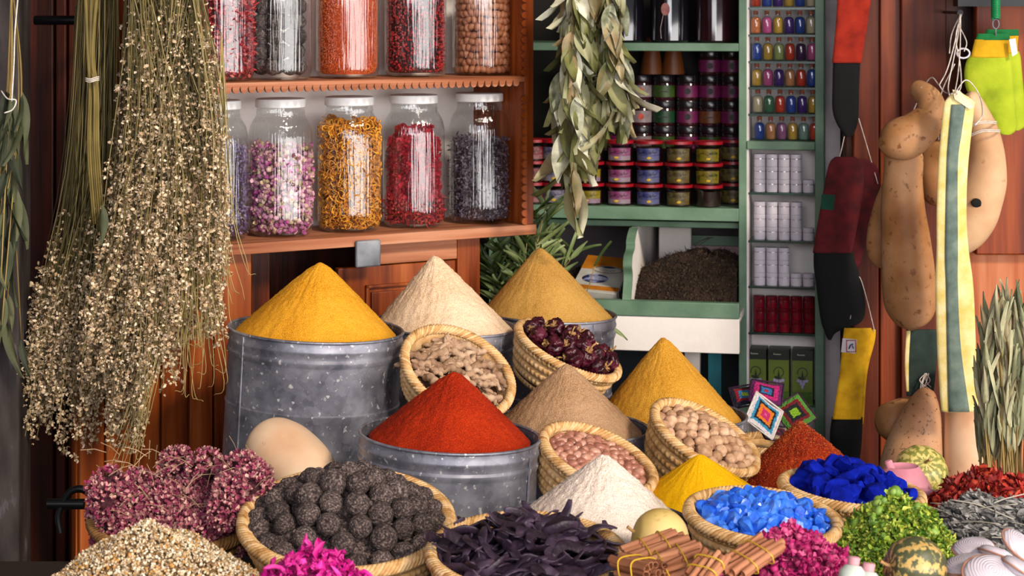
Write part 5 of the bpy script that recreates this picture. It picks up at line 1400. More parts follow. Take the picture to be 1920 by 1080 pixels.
# crocheted squares
m_dyarn = M('dark_plum_yarn', ['1c1020', '3c1838'], ns=90, rough=.95)
def granny(name, cols, ext):
    m = bpy.data.materials.new(name); m.use_nodes = True; nt = m.node_tree; N = nt.nodes; Lk = nt.links; b = N['Principled BSDF']; b.inputs['Roughness'].default_value = .95
    tc = N.new('ShaderNodeTexCoord'); sp = N.new('ShaderNodeSeparateXYZ'); Lk.new(tc.outputs['Object'], sp.inputs[0])
    ax = N.new('ShaderNodeMath'); ax.operation = 'ABSOLUTE'; Lk.new(sp.outputs[0], ax.inputs[0]); az = N.new('ShaderNodeMath'); az.operation = 'ABSOLUTE'; Lk.new(sp.outputs[2], az.inputs[0])
    mxx = N.new('ShaderNodeMath'); mxx.operation = 'MAXIMUM'; Lk.new(ax.outputs[0], mxx.inputs[0]); Lk.new(az.outputs[0], mxx.inputs[1])
    wv = N.new('ShaderNodeTexVoronoi'); wv.inputs['Scale'].default_value = 190; Lk.new(tc.outputs['Object'], wv.inputs[0])
    ad = N.new('ShaderNodeMath'); ad.operation = 'MULTIPLY_ADD'; ad.inputs[1].default_value = .0045; Lk.new(wv.outputs['Distance'], ad.inputs[0]); Lk.new(mxx.outputs[0], ad.inputs[2])
    mr = N.new('ShaderNodeMath'); mr.operation = 'DIVIDE'; mr.inputs[1].default_value = ext; Lk.new(ad.outputs[0], mr.inputs[0])
    cr = N.new('ShaderNodeValToRGB'); cr.color_ramp.interpolation = 'CONSTANT'; e = cr.color_ramp.elements
    while len(e) < len(cols): e.new(.5)
    for i, (p, c_) in enumerate(cols): e[i].position = p; e[i].color = hexc(c_)
    Lk.new(mr.outputs[0], cr.inputs[0]); Lk.new(cr.outputs[0], b.inputs['Base Color'])
    bp = N.new('ShaderNodeBump'); bp.inputs['Strength'].default_value = 1; bp.inputs['Distance'].default_value = .003; bp.invert = True; Lk.new(wv.outputs['Distance'], bp.inputs['Height']); Lk.new(bp.outputs[0], b.inputs['Normal'])
    return m
def crochet(c, s, rot, mat, lab, edge=None):
    s *= 1.12
    t = thing('crocheted_square', lab, 'crochet', c, rot, 'crocheted squares')
    n = 16; V = []; Fc = []
    for side in (-1, 1):
        for i in range(n+1):
            for j in range(n+1):
                x = (i/n-.5)*2; z = (j/n-.5)*2; y = side*.006*(1-max(abs(x), abs(z))**4)+.004*math.sin(x*2.2+z)
                V.append((x*s, y, z*s))
        b_ = 0 if side == -1 else (n+1)**2
        for i in range(n):
            for j in range(n):
                q = (b_+i*(n+1)+j, b_+(i+1)*(n+1)+j, b_+(i+1)*(n+1)+j+1, b_+i*(n+1)+j+1); Fc.append(q if side == -1 else q[::-1])
    mk('knitted_face', (V, Fc), mat, t, ang=180)
    ps = [sweep(spline([(s*x, 0, s*z) for x, z in ((-1, -1), (0, -1), (1, -1))], 12), .0028, 6)]
    mk('corded_edge', join(*[sweep([(s*x0+.0, .004*math.sin(x0*2.2+z0), s*z0), (s*x1, .004*math.sin(x1*2.2+z1), s*z1)], .0022, 7) for (x0, z0), (x1, z1) in (((-1, -1), (1, -1)), ((1, -1), (1, 1)), ((1, 1), (-1, 1)), ((-1, 1), (-1, -1)))]), edge or (m_cord if 'frontmost' in lab else m_dyarn), t, ang=180)
crochet(P(1433, 779, 4.98), .038, (rad(-38), rad(36), rad(8)), granny('square_pink_orange_black_blue', [(0, 'c4508c'), (.14, 'b01858'), (.38, 'c86a18'), (.60, '121018'), (.74, '2a7ca0'), (.9, 'c4bcc0')], .040), 'crocheted square of pink, orange, black and blue rings, frontmost')
crochet(P(1437, 736, 5.12), .036, (rad(-62), rad(4), rad(-10)), granny('square_red_blue_pink', [(0, 'a01030'), (.2, '2868a0'), (.4, '14102c'), (.55, 'b41868'), (.85, '5a1450')], .038), 'crocheted square of bright pink around blue and red, at the back')
crochet(P(1490, 775, 5.14), .036, (rad(-40), rad(-28), rad(16)), granny('square_green_black_red', [(0, '76a01c'), (.35, '101418'), (.6, '6a0c18'), (.82, '4c7c2c')], .038), 'crocheted square of lime green, black and dark red beside the green shelf')
crochet(P(1398, 742, 5.16), .032, (rad(-60), rad(-12), 0), granny('square_blue_lime_red', [(0, 'b0d040'), (.3, '3070a0'), (.55, '8a1020'), (.8, '18182c')], .034), 'crocheted square with lime and blue centre at the left of the crochets')
crochet(P(1455, 812, 5.02), .036, (rad(-75), rad(10), rad(12)), granny('square_red_purple', [(0, '8a1430'), (.3, '2c0c2c'), (.6, '5c1030'), (.85, '9a8a70')], .038), 'dark red and purple crocheted square lying lowest')
a = P(1450, 830, 5.08)
tray((a.x, a.y), .10, 'woven tray under the crocheted squares', D=.02, z=.47)
crate(a.x, a.y, .16, .12, 0, .4695, 'tall dark crate under the tray of crocheted squares')
# ---------------------------------------------------------------- right wall: gourds, straps and gloves on cords
def pg(name, pix, Y, mat, label, n=34, group=None, amp=.002, parent=None, dY=None):
    """gourd from (px,py,radius px[,dY]) samples"""
    pts = [P(q[0], q[1], Y+(q[3] if len(q) > 3 else 0)) for q in pix]; rd = [q[2]/F*Y for q in pix]
    return gourd(name, pts, rd, mat, label, n=n, m=60, group=group, amp=amp)
m_g2 = gskin('tan_gourd_skin', ['7c4c24', '9c6c42', 'b88860', 'caa27c'], '6a3e20', .60, 55)
m_g3 = gskin('warm_cream_gourd_skin', ['a87a50', 'c09670', 'd2ae88', 'dec09e'], 'a06c44', .64, 40)
m_gsp = gskin('speckled_gourd_skin', ['946444', 'b48460', 'c69c78', 'd2ac8c'], '3c2414', .60, 110)
Yg = 5.12
pg('hooked_gourd', [(1716, 166, 1, .05), (1717, 166, 15, .05), (1728, 172, 20, .03), (1744, 190, 25, 0), (1744, 218, 31, -.01), (1722, 243, 37, -.02), (1700, 257, 41, -.02), (1680, 264, 38, -.02), (1662, 270, 27, -.02), (1650, 273, 12, -.02), (1646, 274, 1, -.02)], Yg, m_g2, 'hooked tan gourd curling over the top of the long gourd')
pg('long_gourd', [(1698, 268, 1), (1698, 272, 20), (1696, 290, 34), (1692, 340, 37), (1694, 400, 42), (1700, 470, 47), (1705, 540, 50), (1708, 580, 46), (1709, 606, 30), (1710, 619, 3)], Yg+.05, m_g2, 'long straight brown gourd hanging at the centre of the right wall')
pg('slender_gourd', [(1668, 330, 2), (1664, 345, 9), (1655, 390, 18), (1650, 440, 24), (1650, 476, 24), (1652, 498, 12), (1652, 503, 1)], Yg+.16, m_g2, 'slender gourd half hidden behind the left of the long gourd')
hg = pg('curved_gourd', [(1812, 176, 2), (1816, 182, 17), (1832, 215, 24), (1845, 260, 32), (1850, 310, 36), (1843, 360, 41), (1824, 410, 42), (1800, 445, 36), (1776, 468, 18), (1768, 474, 1)], Yg+.05, m_g3, 'curved cream gourd with a dark hole, right of the striped strap')
mk_h = mk('dark_hole', xf(lump(3, .0155, .12, 2, 4, (1, .25, .72)), loc=P(1832, 381, Yg+.05-.054), rot=(0, rad(20), 0)), M('black_hollow', ['050403', '0b0806'], rough=.9), ang=180)
mk_h.parent = hg; mk_h.location = -Vector(hg.location)
pg('rear_gourd', [(1760, 262, 2), (1760, 268, 18), (1758, 300, 38), (1762, 340, 44), (1768, 375, 30), (1770, 388, 2)], Yg+.13, m_g2, 'round brown gourd in shadow behind the striped strap')
Yl = 5.14
pg('speckled_gourd', [(1740, 727, 2), (1738, 734, 16), (1731, 765, 33), (1721, 810, 46), (1712, 855, 56), (1705, 900, 58), (1700, 940, 50), (1698, 965, 5)], Yl, m_gsp, 'dark-speckled gourd standing behind the pink clay')
pg('round_ended_gourd', [(1642, 802, 2), (1645, 801, 16), (1658, 796, 33), (1680, 786, 36), (1710, 770, 28), (1740, 756, 15), (1750, 752, 2)], Yl+.10, m_g2, 'gourd with a round end poking out left of the speckled gourd')
pg('stout_gourd', [(1800, 668, 2), (1802, 676, 20), (1806, 720, 33), (1810, 790, 40), (1812, 850, 43), (1812, 900, 43), (1812, 950, 38), (1812, 970, 4)], Yl-.02, m_g1, 'stout smooth cream gourd standing beside the dried sage')
zb_ = P(1700, 962, Yl).z
crate(P(1755, 960, Yl).x, Yl+.02, .24, .14, 0, zb_-.006, 'dark crate under the standing gourds')

def slab(pix, Y, th=.012, curve=0.0, nz=1):
    pts = [P(x, y, Y) for x, y in pix]; n = len(pts); cz = sum(p.z for p in pts)/n
    f = [tuple(p) for p in pts]; b = [(p.x*(Y+th)/Y if False else p.x, p.y+th, p.z) for p in pts]
    return f+b, [tuple(range(n-1, -1, -1)), tuple(range(n, 2*n))]+[(i, (i+1) % n, (i+1) % n+n, i+n) for i in range(n)]
def ribbon(rows, Y, th=.006, f=None, m=40, nx=10, bulge=.0, close=True):
    """rows: (py, xleft, xright[, dY]); a padded strip following them"""
    a = spline([(r[0], r[1], r[2], r[3] if len(r) > 3 else 0) for r in rows], m); V = []; Fc = []
    k = nx+1
    for side in (0, 1):
        for py, xl, xr, dy in a:
            for i in range(k):
                t = i/nx; px = xl+(xr-xl)*t; e = (1-abs(2*t-1)**4)
                p = P(px, py, Y+dy); V.append((p.x, p.y+(-1 if side == 0 else 1)*th*.5*(.25+.75*e)-bulge*math.sin(PI*t), p.z))
    N0 = m*k
    for i in range(m-1):
        for j in range(nx):
            a_ = i*k+j; Fc.append((a_, a_+k, a_+k+1, a_+1)); Fc.append((a_+N0, a_+1+N0, a_+k+1+N0, a_+k+N0))
    for i in range(m-1):
        Fc.append((i*k, i*k+N0, (i+1)*k+N0, (i+1)*k)); Fc.append((i*k+nx, (i+1)*k+nx, (i+1)*k+nx+N0, i*k+nx+N0))
    for j in range(nx):
        Fc.append((j, j+1, j+1+N0, j+N0)); q = (m-1)*k; Fc.append((q+j, q+j+N0, q+j+1+N0, q+j+1))
    return V, Fc
def cloth(name, cols, **k): return M(name, cols, ns=30, rough=.95, bump=.8, bs=500, bdist=.0012, **k)
m_yst = cloth('pale_yellow_loofah', ['d4b860', 'dcc478', 'e4d090', 'e8d8a4']); m_gst = cloth('grey_green_webbing', ['4c5c54', '62726a', '788478'])
Ys = 4.98
t = thing('striped_strap', 'long hanging strap, pale yellow with a grey-green stripe down the middle', 'strap', P(1790, 772, Ys))
rows = [(172, 1786, 1800), (190, 1772, 1826), (207, 1768, 1826), (311, 1759, 1815), (400, 1756, 1812), (467, 1756, 1816), (539, 1754, 1825), (655, 1757, 1830), (740, 1762, 1834), (772, 1765, 1834)]
mk('webbing', ribbon(rows, Ys, .010, bulge=.003, m=60, nx=14), m_yst, t, world=True, ang=180)
r2 = [(196, 1784, 1811), (250, 1779, 1803), (311, 1775, 1796), (467, 1772, 1796), (539, 1774, 1796), (655, 1776, 1802), (772, 1779, 1818)]
mk('grey_green_stripe', ribbon([(a_, b_, c_) for a_, b_, c_ in r2], Ys-.0085, .005, bulge=.001, m=60, nx=4), m_gst, t, world=True, ang=180)
mk('top_patch', slab([(1786, 168), (1800, 170), (1826, 200), (1818, 205), (1790, 186)], Ys-.014, .004), M('cream_leather', ['c8b494', 'e0d0b4'], rough=.7), t, world=True)
t = thing('dark_strap', 'dark grey-green strap with a yellow edge hanging behind the striped strap', 'strap', P(1726, 742, Yg+.1))
mk('dark_webbing', ribbon([(618, 1700, 1758), (680, 1697, 1756), (742, 1700, 1750)], Yg+.10, .010), M('blackish_green_webbing', ['1c2824', '2c3c36'], ns=30, rough=.95, bump=.6, bs=400), t, world=True, ang=180)
mk('yellow_edge', ribbon([(620, 1699, 1707), (680, 1696, 1704), (734, 1699, 1704)], Yg+.092, .006), m_yst, t, world=True, ang=180)
mk('frayed_cords', join(*[sweep(spline([P(1738+R.uniform(-4, 4), 700, Yg+.08), P(1738+R.uniform(-16, 8), 715, Yg+.07), P(1738+R.uniform(-30, 18), 722+R.uniform(0, 16), Yg+.07)], 10), .0011, 5) for _ in range(7)]), m_cord, t, world=True, ang=180)

# exfoliating gloves
m_lime2 = M('lime_green_knit', ['7c8c10', '98a81c', 'acb828'], ns=14, rough=.95, bump=.8, bs=450, bdist=.0012)
m_cuffy = cloth('golden_yellow_cuff', ['b88a08', 'd4a414']); m_cuffg = cloth('emerald_cuff_edge', ['0c5c2c', '14783c'])
def glove(dx, dy, Y, lab):
    t = thing('bath_glove', lab, 'glove', P(1860+dx, 250+dy, Y), group='lime green bath gloves')
    rows = [(104, 1818, 1893), (115, 1812, 1896), (135, 1808, 1898), (165, 1811, 1901), (190, 1826, 1903), (215, 1846, 1905), (235, 1857, 1906), (246, 1863, 1903), (252, 1872, 1896)]
    mk('knitted_hand', ribbon([(a_+dy, b_+dx, c_+dx) for a_, b_, c_ in rows], Y, .022, bulge=.006, m=40, nx=14), m_lime2, t, world=True, ang=180)
    mk('yellow_cuff', ribbon([(a_+dy, b_+dx, c_+dx) for a_, b_, c_ in ((74, 1828, 1893), (90, 1824, 1891), (108, 1820, 1891))], Y-.004, .016, bulge=.006, m=12, nx=14), m_cuffy, t, world=True, ang=180)
    mk('green_cuff_edge', ribbon([(a_+dy, b_+dx, c_+dx) for a_, b_, c_ in ((63, 1833, 1893), (75, 1829, 1893))], Y-.004, .017, bulge=.006, m=6, nx=14), m_cuffg, t, world=True, ang=180)
    return t
glove(0, 0, 5.28, 'front lime green bath glove with a yellow and green cuff')
glove(17, -8, 5.32, 'rear lime green bath glove peeking out at the right')
t = thing('coiled_cord_clip', 'green coiled plastic cord with a metal clip above the lime gloves', 'cord', P(1867, 60, 5.25))
cx = P(1867, 0, 5.25); n = 220
mk('green_coil', sweep([(cx.x+.010*math.cos(i*.62), cx.y+.010*math.sin(i*.62), P(0, -30+i*.30, 5.25).z) for i in range(n)], .0026, 6), M('green_plastic_cord', ['0e6a3a', '1c8a50'], rough=.3), t, world=True, ang=180)
mk('steel_clip', join(sweep([tuple(P(1867+6*math.cos(a_), 45+9*math.sin(a_), 5.25)) for a_ in np.linspace(0, 2*PI, 17)], .0016, 6, cap=False), sweep([P(1867, 54, 5.25), P(1867, 64, 5.26), P(1866, 76, 5.27)], .0018, 6)), m_plate, t, world=True, ang=180)
t = thing('white_plastic_hanger', 'small white plastic hanger ring beside the lime gloves', 'hanger', P(1810, 100, 5.24))
mk('ring', sweep([tuple(P(1806+12*math.cos(a_), 100+9*math.sin(a_), 5.26)) for a_ in np.linspace(0, 2*PI, 21)], .0025, 6, cap=False), m_pot, t, world=True, ang=180)
mk('tag', slab([(1892, 74), (1904, 72), (1908, 100), (1898, 106)], 5.25, .002), m_pot, t, world=True)
# red strap, wine-red roll and yellow strap with black ends
Yk = 5.47
m_redc = cloth('orange_red_cloth', ['781404', '8e1e0a', '9c260e']); m_blk = M('black_cloth', ['030304', '08080a'], ns=20, rough=.95, bump=.5, bs=300)
m_wine = cloth('wine_red_cloth', ['360609', '4c0a10', '5c0e16'])
t = thing('red_strap', 'orange-red cloth strap with a black end hanging at the top beside the narrow shelves', 'strap', P(1590, 240, Yk))
mk('red_cloth', ribbon([(-60, 1573, 1640), (0, 1570, 1633), (60, 1566, 1624), (118, 1560, 1615)], Yk, .012), m_redc, t, world=True, ang=180)
mk('black_end', ribbon([(112, 1562, 1613), (160, 1561, 1611), (205, 1561, 1610), (230, 1568, 1608), (252, 1582, 1600), (256, 1588, 1594)], Yk+.006, .016), m_blk, t, world=True, ang=180)
t = thing('wine_red_strap', 'folded wine-red strap with a green label and black ends', 'strap', P(1570, 634, Yk))
mk('front_fold', ribbon([(294, 1566, 1604), (304, 1556, 1615), (330, 1549, 1620), (380, 1540, 1615), (430, 1531, 1606), (474, 1524, 1597)], Yk-.05, .016), m_wine, t, world=True, ang=180)
mk('rear_fold', ribbon([(298, 1585, 1625), (310, 1585, 1642), (345, 1585, 1650), (420, 1580, 1632), (500, 1575, 1612)], Yk-.015, .022), m_wine, t, world=True, ang=180)
mk('green_label', slab([(1541, 364), (1566, 366), (1563, 394), (1539, 392)], Yk-.061, .003), cloth('dark_green_patch', ['0a2e22', '0f4030']), t, world=True)
mk('black_end', ribbon([(468, 1526, 1598), (500, 1526, 1606), (540, 1531, 1618), (580, 1536, 1622), (605, 1540, 1612), (622, 1546, 1570), (636, 1552, 1558)], Yk-.035, .03, m=50), m_blk, t, world=True, ang=180)
m_yelc = cloth('golden_yellow_cloth', ['a87a04', 'c8960a', 'd4a414'])
t = thing('yellow_strap', 'folded golden-yellow strap with a small printed label and black end', 'strap', P(1600, 900, 5.40))
Yy = 5.40
mk('front_fold', ribbon([(615, 1583, 1634), (640, 1580, 1630), (700, 1574, 1620), (760, 1565, 1616), (786, 1561, 1614)], Yy, .010), m_yelc, t, world=True, ang=180)
mk('rear_fold', ribbon([(618, 1600, 1642), (640, 1600, 1640), (700, 1596, 1626), (795, 1590, 1619)], Yy+.02, .012), m_yelc, t, world=True, ang=180)
lb = mk('printed_label', slab([(1580, 634), (1607, 637), (1604, 663), (1577, 660)], Yy-.007, .002), M('white_label_cloth', ['b8b0b8', 'cfc8cc'], rough=.8), t, world=True)
c0 = P(1596, 649, Yy-.0085)
o = mk('red_blue_frame', join(*[box(c0.x+a_-.0, c0.x+b_, c0.y-.0004, c0.y, c0.z+d_, c0.z+e_) for a_, b_, d_, e_ in ((-.012, .012, .014, .016), (-.012, .012, -.016, -.014), (-.013, -.011, -.016, .016), (.011, .013, -.016, .016))]), M('red_print_cloth', ['8a2030', 'a43848'], rough=.8), lb, ang=180); o.location = -Vector(t.location)
o = mk('blue_emblem', join(sweep([(c0.x-.006, c0.y-.0006, c0.z-.007), (c0.x-.002, c0.y-.0006, c0.z+.003), (c0.x+.005, c0.y-.0006, c0.z+.006)], .0016, 5), sweep([(c0.x+.006, c0.y-.0006, c0.z-.007), (c0.x+.003, c0.y-.0006, c0.z+.002)], .0014, 5)), M('navy_print', ['1c2860', '283878'], rough=.8), lb, ang=180); o.location = -Vector(t.location)
mk('black_end', ribbon([(782, 1560, 1617), (820, 1556, 1616), (860, 1562, 1612), (900, 1575, 1606), (918, 1588, 1596)], Yy+.014, .026), m_blk, t, world=True, ang=180)
mk('white_cord', join(sweep(spline([P(1640, 622, Yy+.01), P(1625, 560, Yy+.02), P(1612, 520, Yy+.03), P(1606, 535, Yy+.03), P(1594, 598, Yy+.02)], 20), .0011, 5)), m_cord, t, world=True, ang=180)
def cordthing(lab, paths, r=.0011, name='hanging_string'):
    return setk(mk(name, join(*[sweep(spline([P(*q) for q in pth], 26), r, 6) for pth in paths]), m_cord, world=True, ang=180), lab, 'cord')
cordthing('thin white cord tying the red strap to the wine-red strap', [[(1610, 222, Yk-.01), (1622, 262, Yk-.02), (1636, 310, Yk-.02), (1646, 345, Yk-.03)], [(1583, 256, Yk+.0), (1579, 275, Yk-.04), (1574, 296, Yk-.05)]])
cordthing('twisted white cords hanging the gourds and the striped strap from a nail',
          [[(1800, 26, Yg+.2), (1797, 60, Yg+.1), (1788, 110, Yg), (1778, 160, Yg-.06), (1780, 178, Ys-.02)], [(1799, 30, Yg+.2), (1790, 80, Yg+.1), (1776, 130, Yg+.02), (1762, 158, Yg-.04)],
           [(1801, 28, Yg+.2), (1800, 90, Yg+.1), (1796, 140, Yg), (1790, 174, Ys-.02)], [(1803, 26, Yg+.2), (1792, 70, Yg+.12), (1800, 120, Yg+.05), (1802, 160, Yg-.08), (1795, 176, Ys-.02)],
           [(1790, 175, Ys-.02), (1812, 150, Ys-.03), (1836, 178, Ys+.0), (1842, 215, Yg-.04), (1828, 235, Yg-.06)], [(1760, 158, Yg-.04), (1770, 172, Yg-.07), (1785, 176, Ys-.03)],
           [(1796, 36, Yg+.2), (1784, 66, Yg+.15), (1780, 100, Yg+.1)], [(1799, 50, Yg+.2), (1812, 78, Yg+.15), (1808, 96, Yg+.1)], [(1762, 160, Yg-.03), (1740, 150, Yg+.06), (1700, 240, Yg+.13), (1668, 334, Yg+.16)], [(1790, 120, Yg+.06), (1764, 180, Yg+.12), (1760, 266, Yg+.13)]], .0016)
for pa, own in ((((1814, 236), (1840, 226), (1868, 228)), 'curved_gourd'), (((1814, 254), (1842, 242), (1874, 244)), 'curved_gourd'), (((1718, 184), (1727, 163), (1742, 158)), 'hooked_gourd')):
    (x0, y0), (x1, y1), (x2, y2) = pa; yy = Yg-.035 if x0 > 1750 else Yg-.0
    g_ = bpy.data.objects[own]
    mk('wound_cord', join(*[sweep(spline([P(*q) for q in pth], 26), .0014, 6) for pth in [[(x0, y0+k, yy+.06), (x0+2, y0+k, yy+.02), (x1, y1+2+k, yy-.0), (x2-2, y2+k, yy+.02), (x2, y2+k, yy+.06)] for k in (0, 3)]]), m_cord, g_, world=True, ang=180)['label'] = 'white cord wound around the neck'
t = thing('iron_nail', 'iron nail holding the gourd cords', 'nail', P(1800, 24, Yg+.2))
mk('nail_shaft', xf(lathe([(0, 0), (.004, 0), (.004, .26), (0, .26)], 10), rot=(rad(-90), 0, 0)), m_black, t)
mk('nail_head', xf(lathe([(0, 0), (.008, 0), (.008, .003), (0, .003)], 12), rot=(rad(-90), 0, 0), loc=(0, -.003, 0)), m_black, t)
setk(mk('dark_board', box(P(1790, 0, 5.38).x, P(1990, 0, 5.38).x, 5.34, 5.40, P(0, 12, 5.34).z, P(0, -70, 5.34).z), M('black_paint', ['0c0e16', '14161e'], rough=.5), world=True), 'near-black board end above the lime gloves', 'board')

# ---------------------------------------------------------------- leaf bunches
def leaf_bunch(name, label, cat, origin, anchors, dirs, sizes, temps, mat, stems, smat, sr=.0015, extra=None):
    t = thing(name, label, cat, origin)
    o3 = np.array(origin)
    mk('leaves', merge(temps, dir_rot(np.array(dirs), rng.uniform(-1.2, 1.2, len(dirs))), np.array(sizes), np.array(anchors)-o3), mat, t, ang=180)
    mk('stems', join(*[sweep(np.array(s_)-o3, sr, 5) for s_ in stems]), smat, t, ang=180)
    return t
m_euc = M('eucalyptus_leaf', ['24280f', '4c4e2a', '70703f', '8c8a62', 'a8a484', 'd4d0ba', '4a5030', '8a7450', 'b8b690'], rnd='island', rough=.45, nw=.12, ns=20)
m_stem = M('tan_stem', ['5c4a26', '8c7440', 'a48c58'], rnd='island', rough=.7)
anchors = []; dirs = []; sizes = []; stems = []
top = P(1105, -120, 5.16)
for i in range(26):
    ex = R.uniform(1035, 1172); ey = R.uniform(170, 250)-abs(ex-1095)*.35
    if i < 6: ex, ey = R.uniform(1060, 1100), R.uniform(250, 300)
    if i in (6, 7): ex, ey = 1072+R.uniform(-6, 6), 345
    if i in (8, 9): ex, ey = 1160+R.uniform(-5, 8), 130
    Y = 5.16+R.uniform(-.10, .10); e = P(ex, ey, Y); mid = P((1105+ex*3)/4, ey*.35, Y)
    s_ = spline([top+Vector(((ex-1105)/F*5.16*.75, 0, 0)), mid, e], 20); stems.append(s_)
    for j in range(4, 20):
        if R.random() < .30: continue
        for q in range(1 if R.random() < .6 else 2):
            anchors.append(s_[j]); side = R.uniform(-1, 1)
            dirs.append((side*.42, R.uniform(-.5, .25), -1)); sizes.append(R.uniform(.08, .14)*(1.05 if j > 14 else .9))
eu = [leaf(1, .37, .3*b_, .25, 9, wave=.07, seed=s) for s, b_ in enumerate((.2, .7, -.3, 1.1, .4))]+[leaf(1, .42, -.5, .2, 9, wave=.12, seed=9)]
leaf_bunch('eucalyptus_bunch', 'hanging bunch of pale green dried eucalyptus leaves by the jar cabinet', 'leaves', top, anchors, dirs, sizes, eu, m_euc, stems, m_stem)
# bay branches behind the cones
m_bay = M('green_bay_leaf', ['1c280c', '34461c', '556838', '788550', '949a6c'], rnd='island', rough=.45, nw=.25, ns=20)
anchors = []; dirs = []; sizes = []; stems = []
b0 = P(985, 640, 5.36)
for i in range(15):
    ex = R.uniform(905, 1060); ey = R.uniform(400, 500)
    if i == 0: ex, ey = 1022, 392
    if i == 1: ex, ey = 1075, 480
    if i > 9: ex, ey = R.uniform(905, 960), R.uniform(470, 540)
    e = P(ex, ey, 5.44+R.uniform(-.05, .05)); s_ = spline([b0, (b0+e)/2+Vector((R.uniform(-.02, .02), 0, .02)), e], 14); stems.append(s_)
    for j in range(4, 14):
        for q in (-1, 1):
            if R.random() < .25: continue
            anchors.append(s_[j]); dirs.append((q*R.uniform(.2, .8), R.uniform(-.4, .3), R.uniform(.3, 1))); sizes.append(R.uniform(.07, .11))
bay = [leaf(1, .21, .2*b_, .3, 8, wave=.04, seed=s) for s, b_ in enumerate((.5, 1, -.5, 1.5))]
for (x0, y0), (x1, y1), yy, d, s in (((1090, 640), (1140, 612), 5.42, (1, -.2, -.55), .062), ((1085, 570), (1116, 500), 5.42, (.5, -.3, 1), .085)):
    e = P(x1, y1, yy); stems.append(spline([b0, P(x0, y0, 5.44), e], 10)); anchors.append(np.array(e)); dirs.append(d); sizes.append(s)
leaf_bunch('bay_branch', 'green bay branches standing behind the light brown cone', 'leaves', b0, anchors, dirs, sizes, bay, m_bay, stems, m_stem)
# single fallen bay leaf and the curled one before the carton
for px, py, Y, d, s, l in () and ((1150, 618, 4.98, (1, -.2, -.45), .055, 'single green leaf hanging over the tin edge right of the light brown cone'), (1122, 505, 5.32, (.6, -.2, 1), .075, 'curved green leaf standing before the printed carton')):
    setk(mk('bay_leaf', merge([leaf(1, .28, .5, .3, 8, seed=3)], dir_rot(np.array([d], float), np.array([.6])), s, np.array([P(px, py, Y)])), m_bay, world=True, ang=180), l, 'leaf')
# dried sage bundle at the right edge
m_sg2 = M('pale_sage_leaf', ['3c3e2c', '666a4c', '8a8a68', 'a8a482', '7c6c50', '98906c'], rnd='island', rough=.8, nw=.25, ns=20)
anchors = []; dirs = []; sizes = []; stems = []
for i in range(70):
    x0 = R.uniform(1838, 1945); Y = R.uniform(4.42, 4.62); ty = R.uniform(600, 790)
    if x0 > 1885: ty = R.uniform(575, 720)
    p0 = P(x0+R.uniform(-6, 6), 905, Y); p1 = P(x0, ty, Y); s_ = spline([p0, (p0+p1)/2+Vector((R.uniform(-.01, .01), 0, 0)), p1], 12); stems.append(s_)
    for j in range(3, 12):
        for q in range(R.choice((1, 1, 2))):
            anchors.append(s_[j]); dirs.append((R.uniform(-.26, .26), R.uniform(-.25, .1), 1)); sizes.append(R.uniform(.05, .12))
sgl = [leaf(1, .15, .1*b_, .3, 8, wave=.05, seed=s) for s, b_ in enumerate((.5, 1, -.5, -1.2))]
leaf_bunch('dried_sage_bundle', 'tall bundle of pale grey-green dried sage standing at the right edge', 'herbs', P(1888, 905, 4.5), anchors, dirs, sizes, sgl, m_sg2, stems, m_stem, .0022)
crate(P(1895, 905, 4.52).x, 4.52, .16, .2, 0, P(1888, 905, 4.52).z-.012, 'dark crate under the dried sage bundle')
# dusky bunch at the far left edge
m_lf3 = M('dusky_olive_leaf', ['1c2014', '2e3420', '46492e', '5a5a3c'], rnd='island', rough=.7, nw=.25, ns=20)
anchors = []; dirs = []; sizes = []; stems = []
tp_ = P(22, -40, 4.36)
for i in range(11):
    e = P(R.uniform(-25, 45), R.uniform(420, 640), 4.36+R.uniform(-.05, .05)); s_ = spline([tp_, P(R.uniform(5, 40), 190, 4.34), e], 18); stems.append(s_)
    for j in range(8, 18):
        if R.random() < .6: anchors.append(s_[j]); dirs.append((R.uniform(-.3, .3), R.uniform(-.3, .1), -1)); sizes.append(R.uniform(.07, .13))
leaf_bunch('olive_leaf_bunch', 'dusky olive-green leaf bunch tied with string at the far left edge', 'leaves', tp_, anchors, dirs, sizes, bay, m_lf3, stems, m_stem)
cordthing('white string knotted around the far left leaf bunch', [[(2, 170, 4.32), (14, 185, 4.29), (30, 188, 4.29), (24, 205, 4.29), (8, 212, 4.29)], [(34, -10, 4.33), (28, 60, 4.3), (26, 120, 4.3), (22, 190, 4.29)]], .0016)

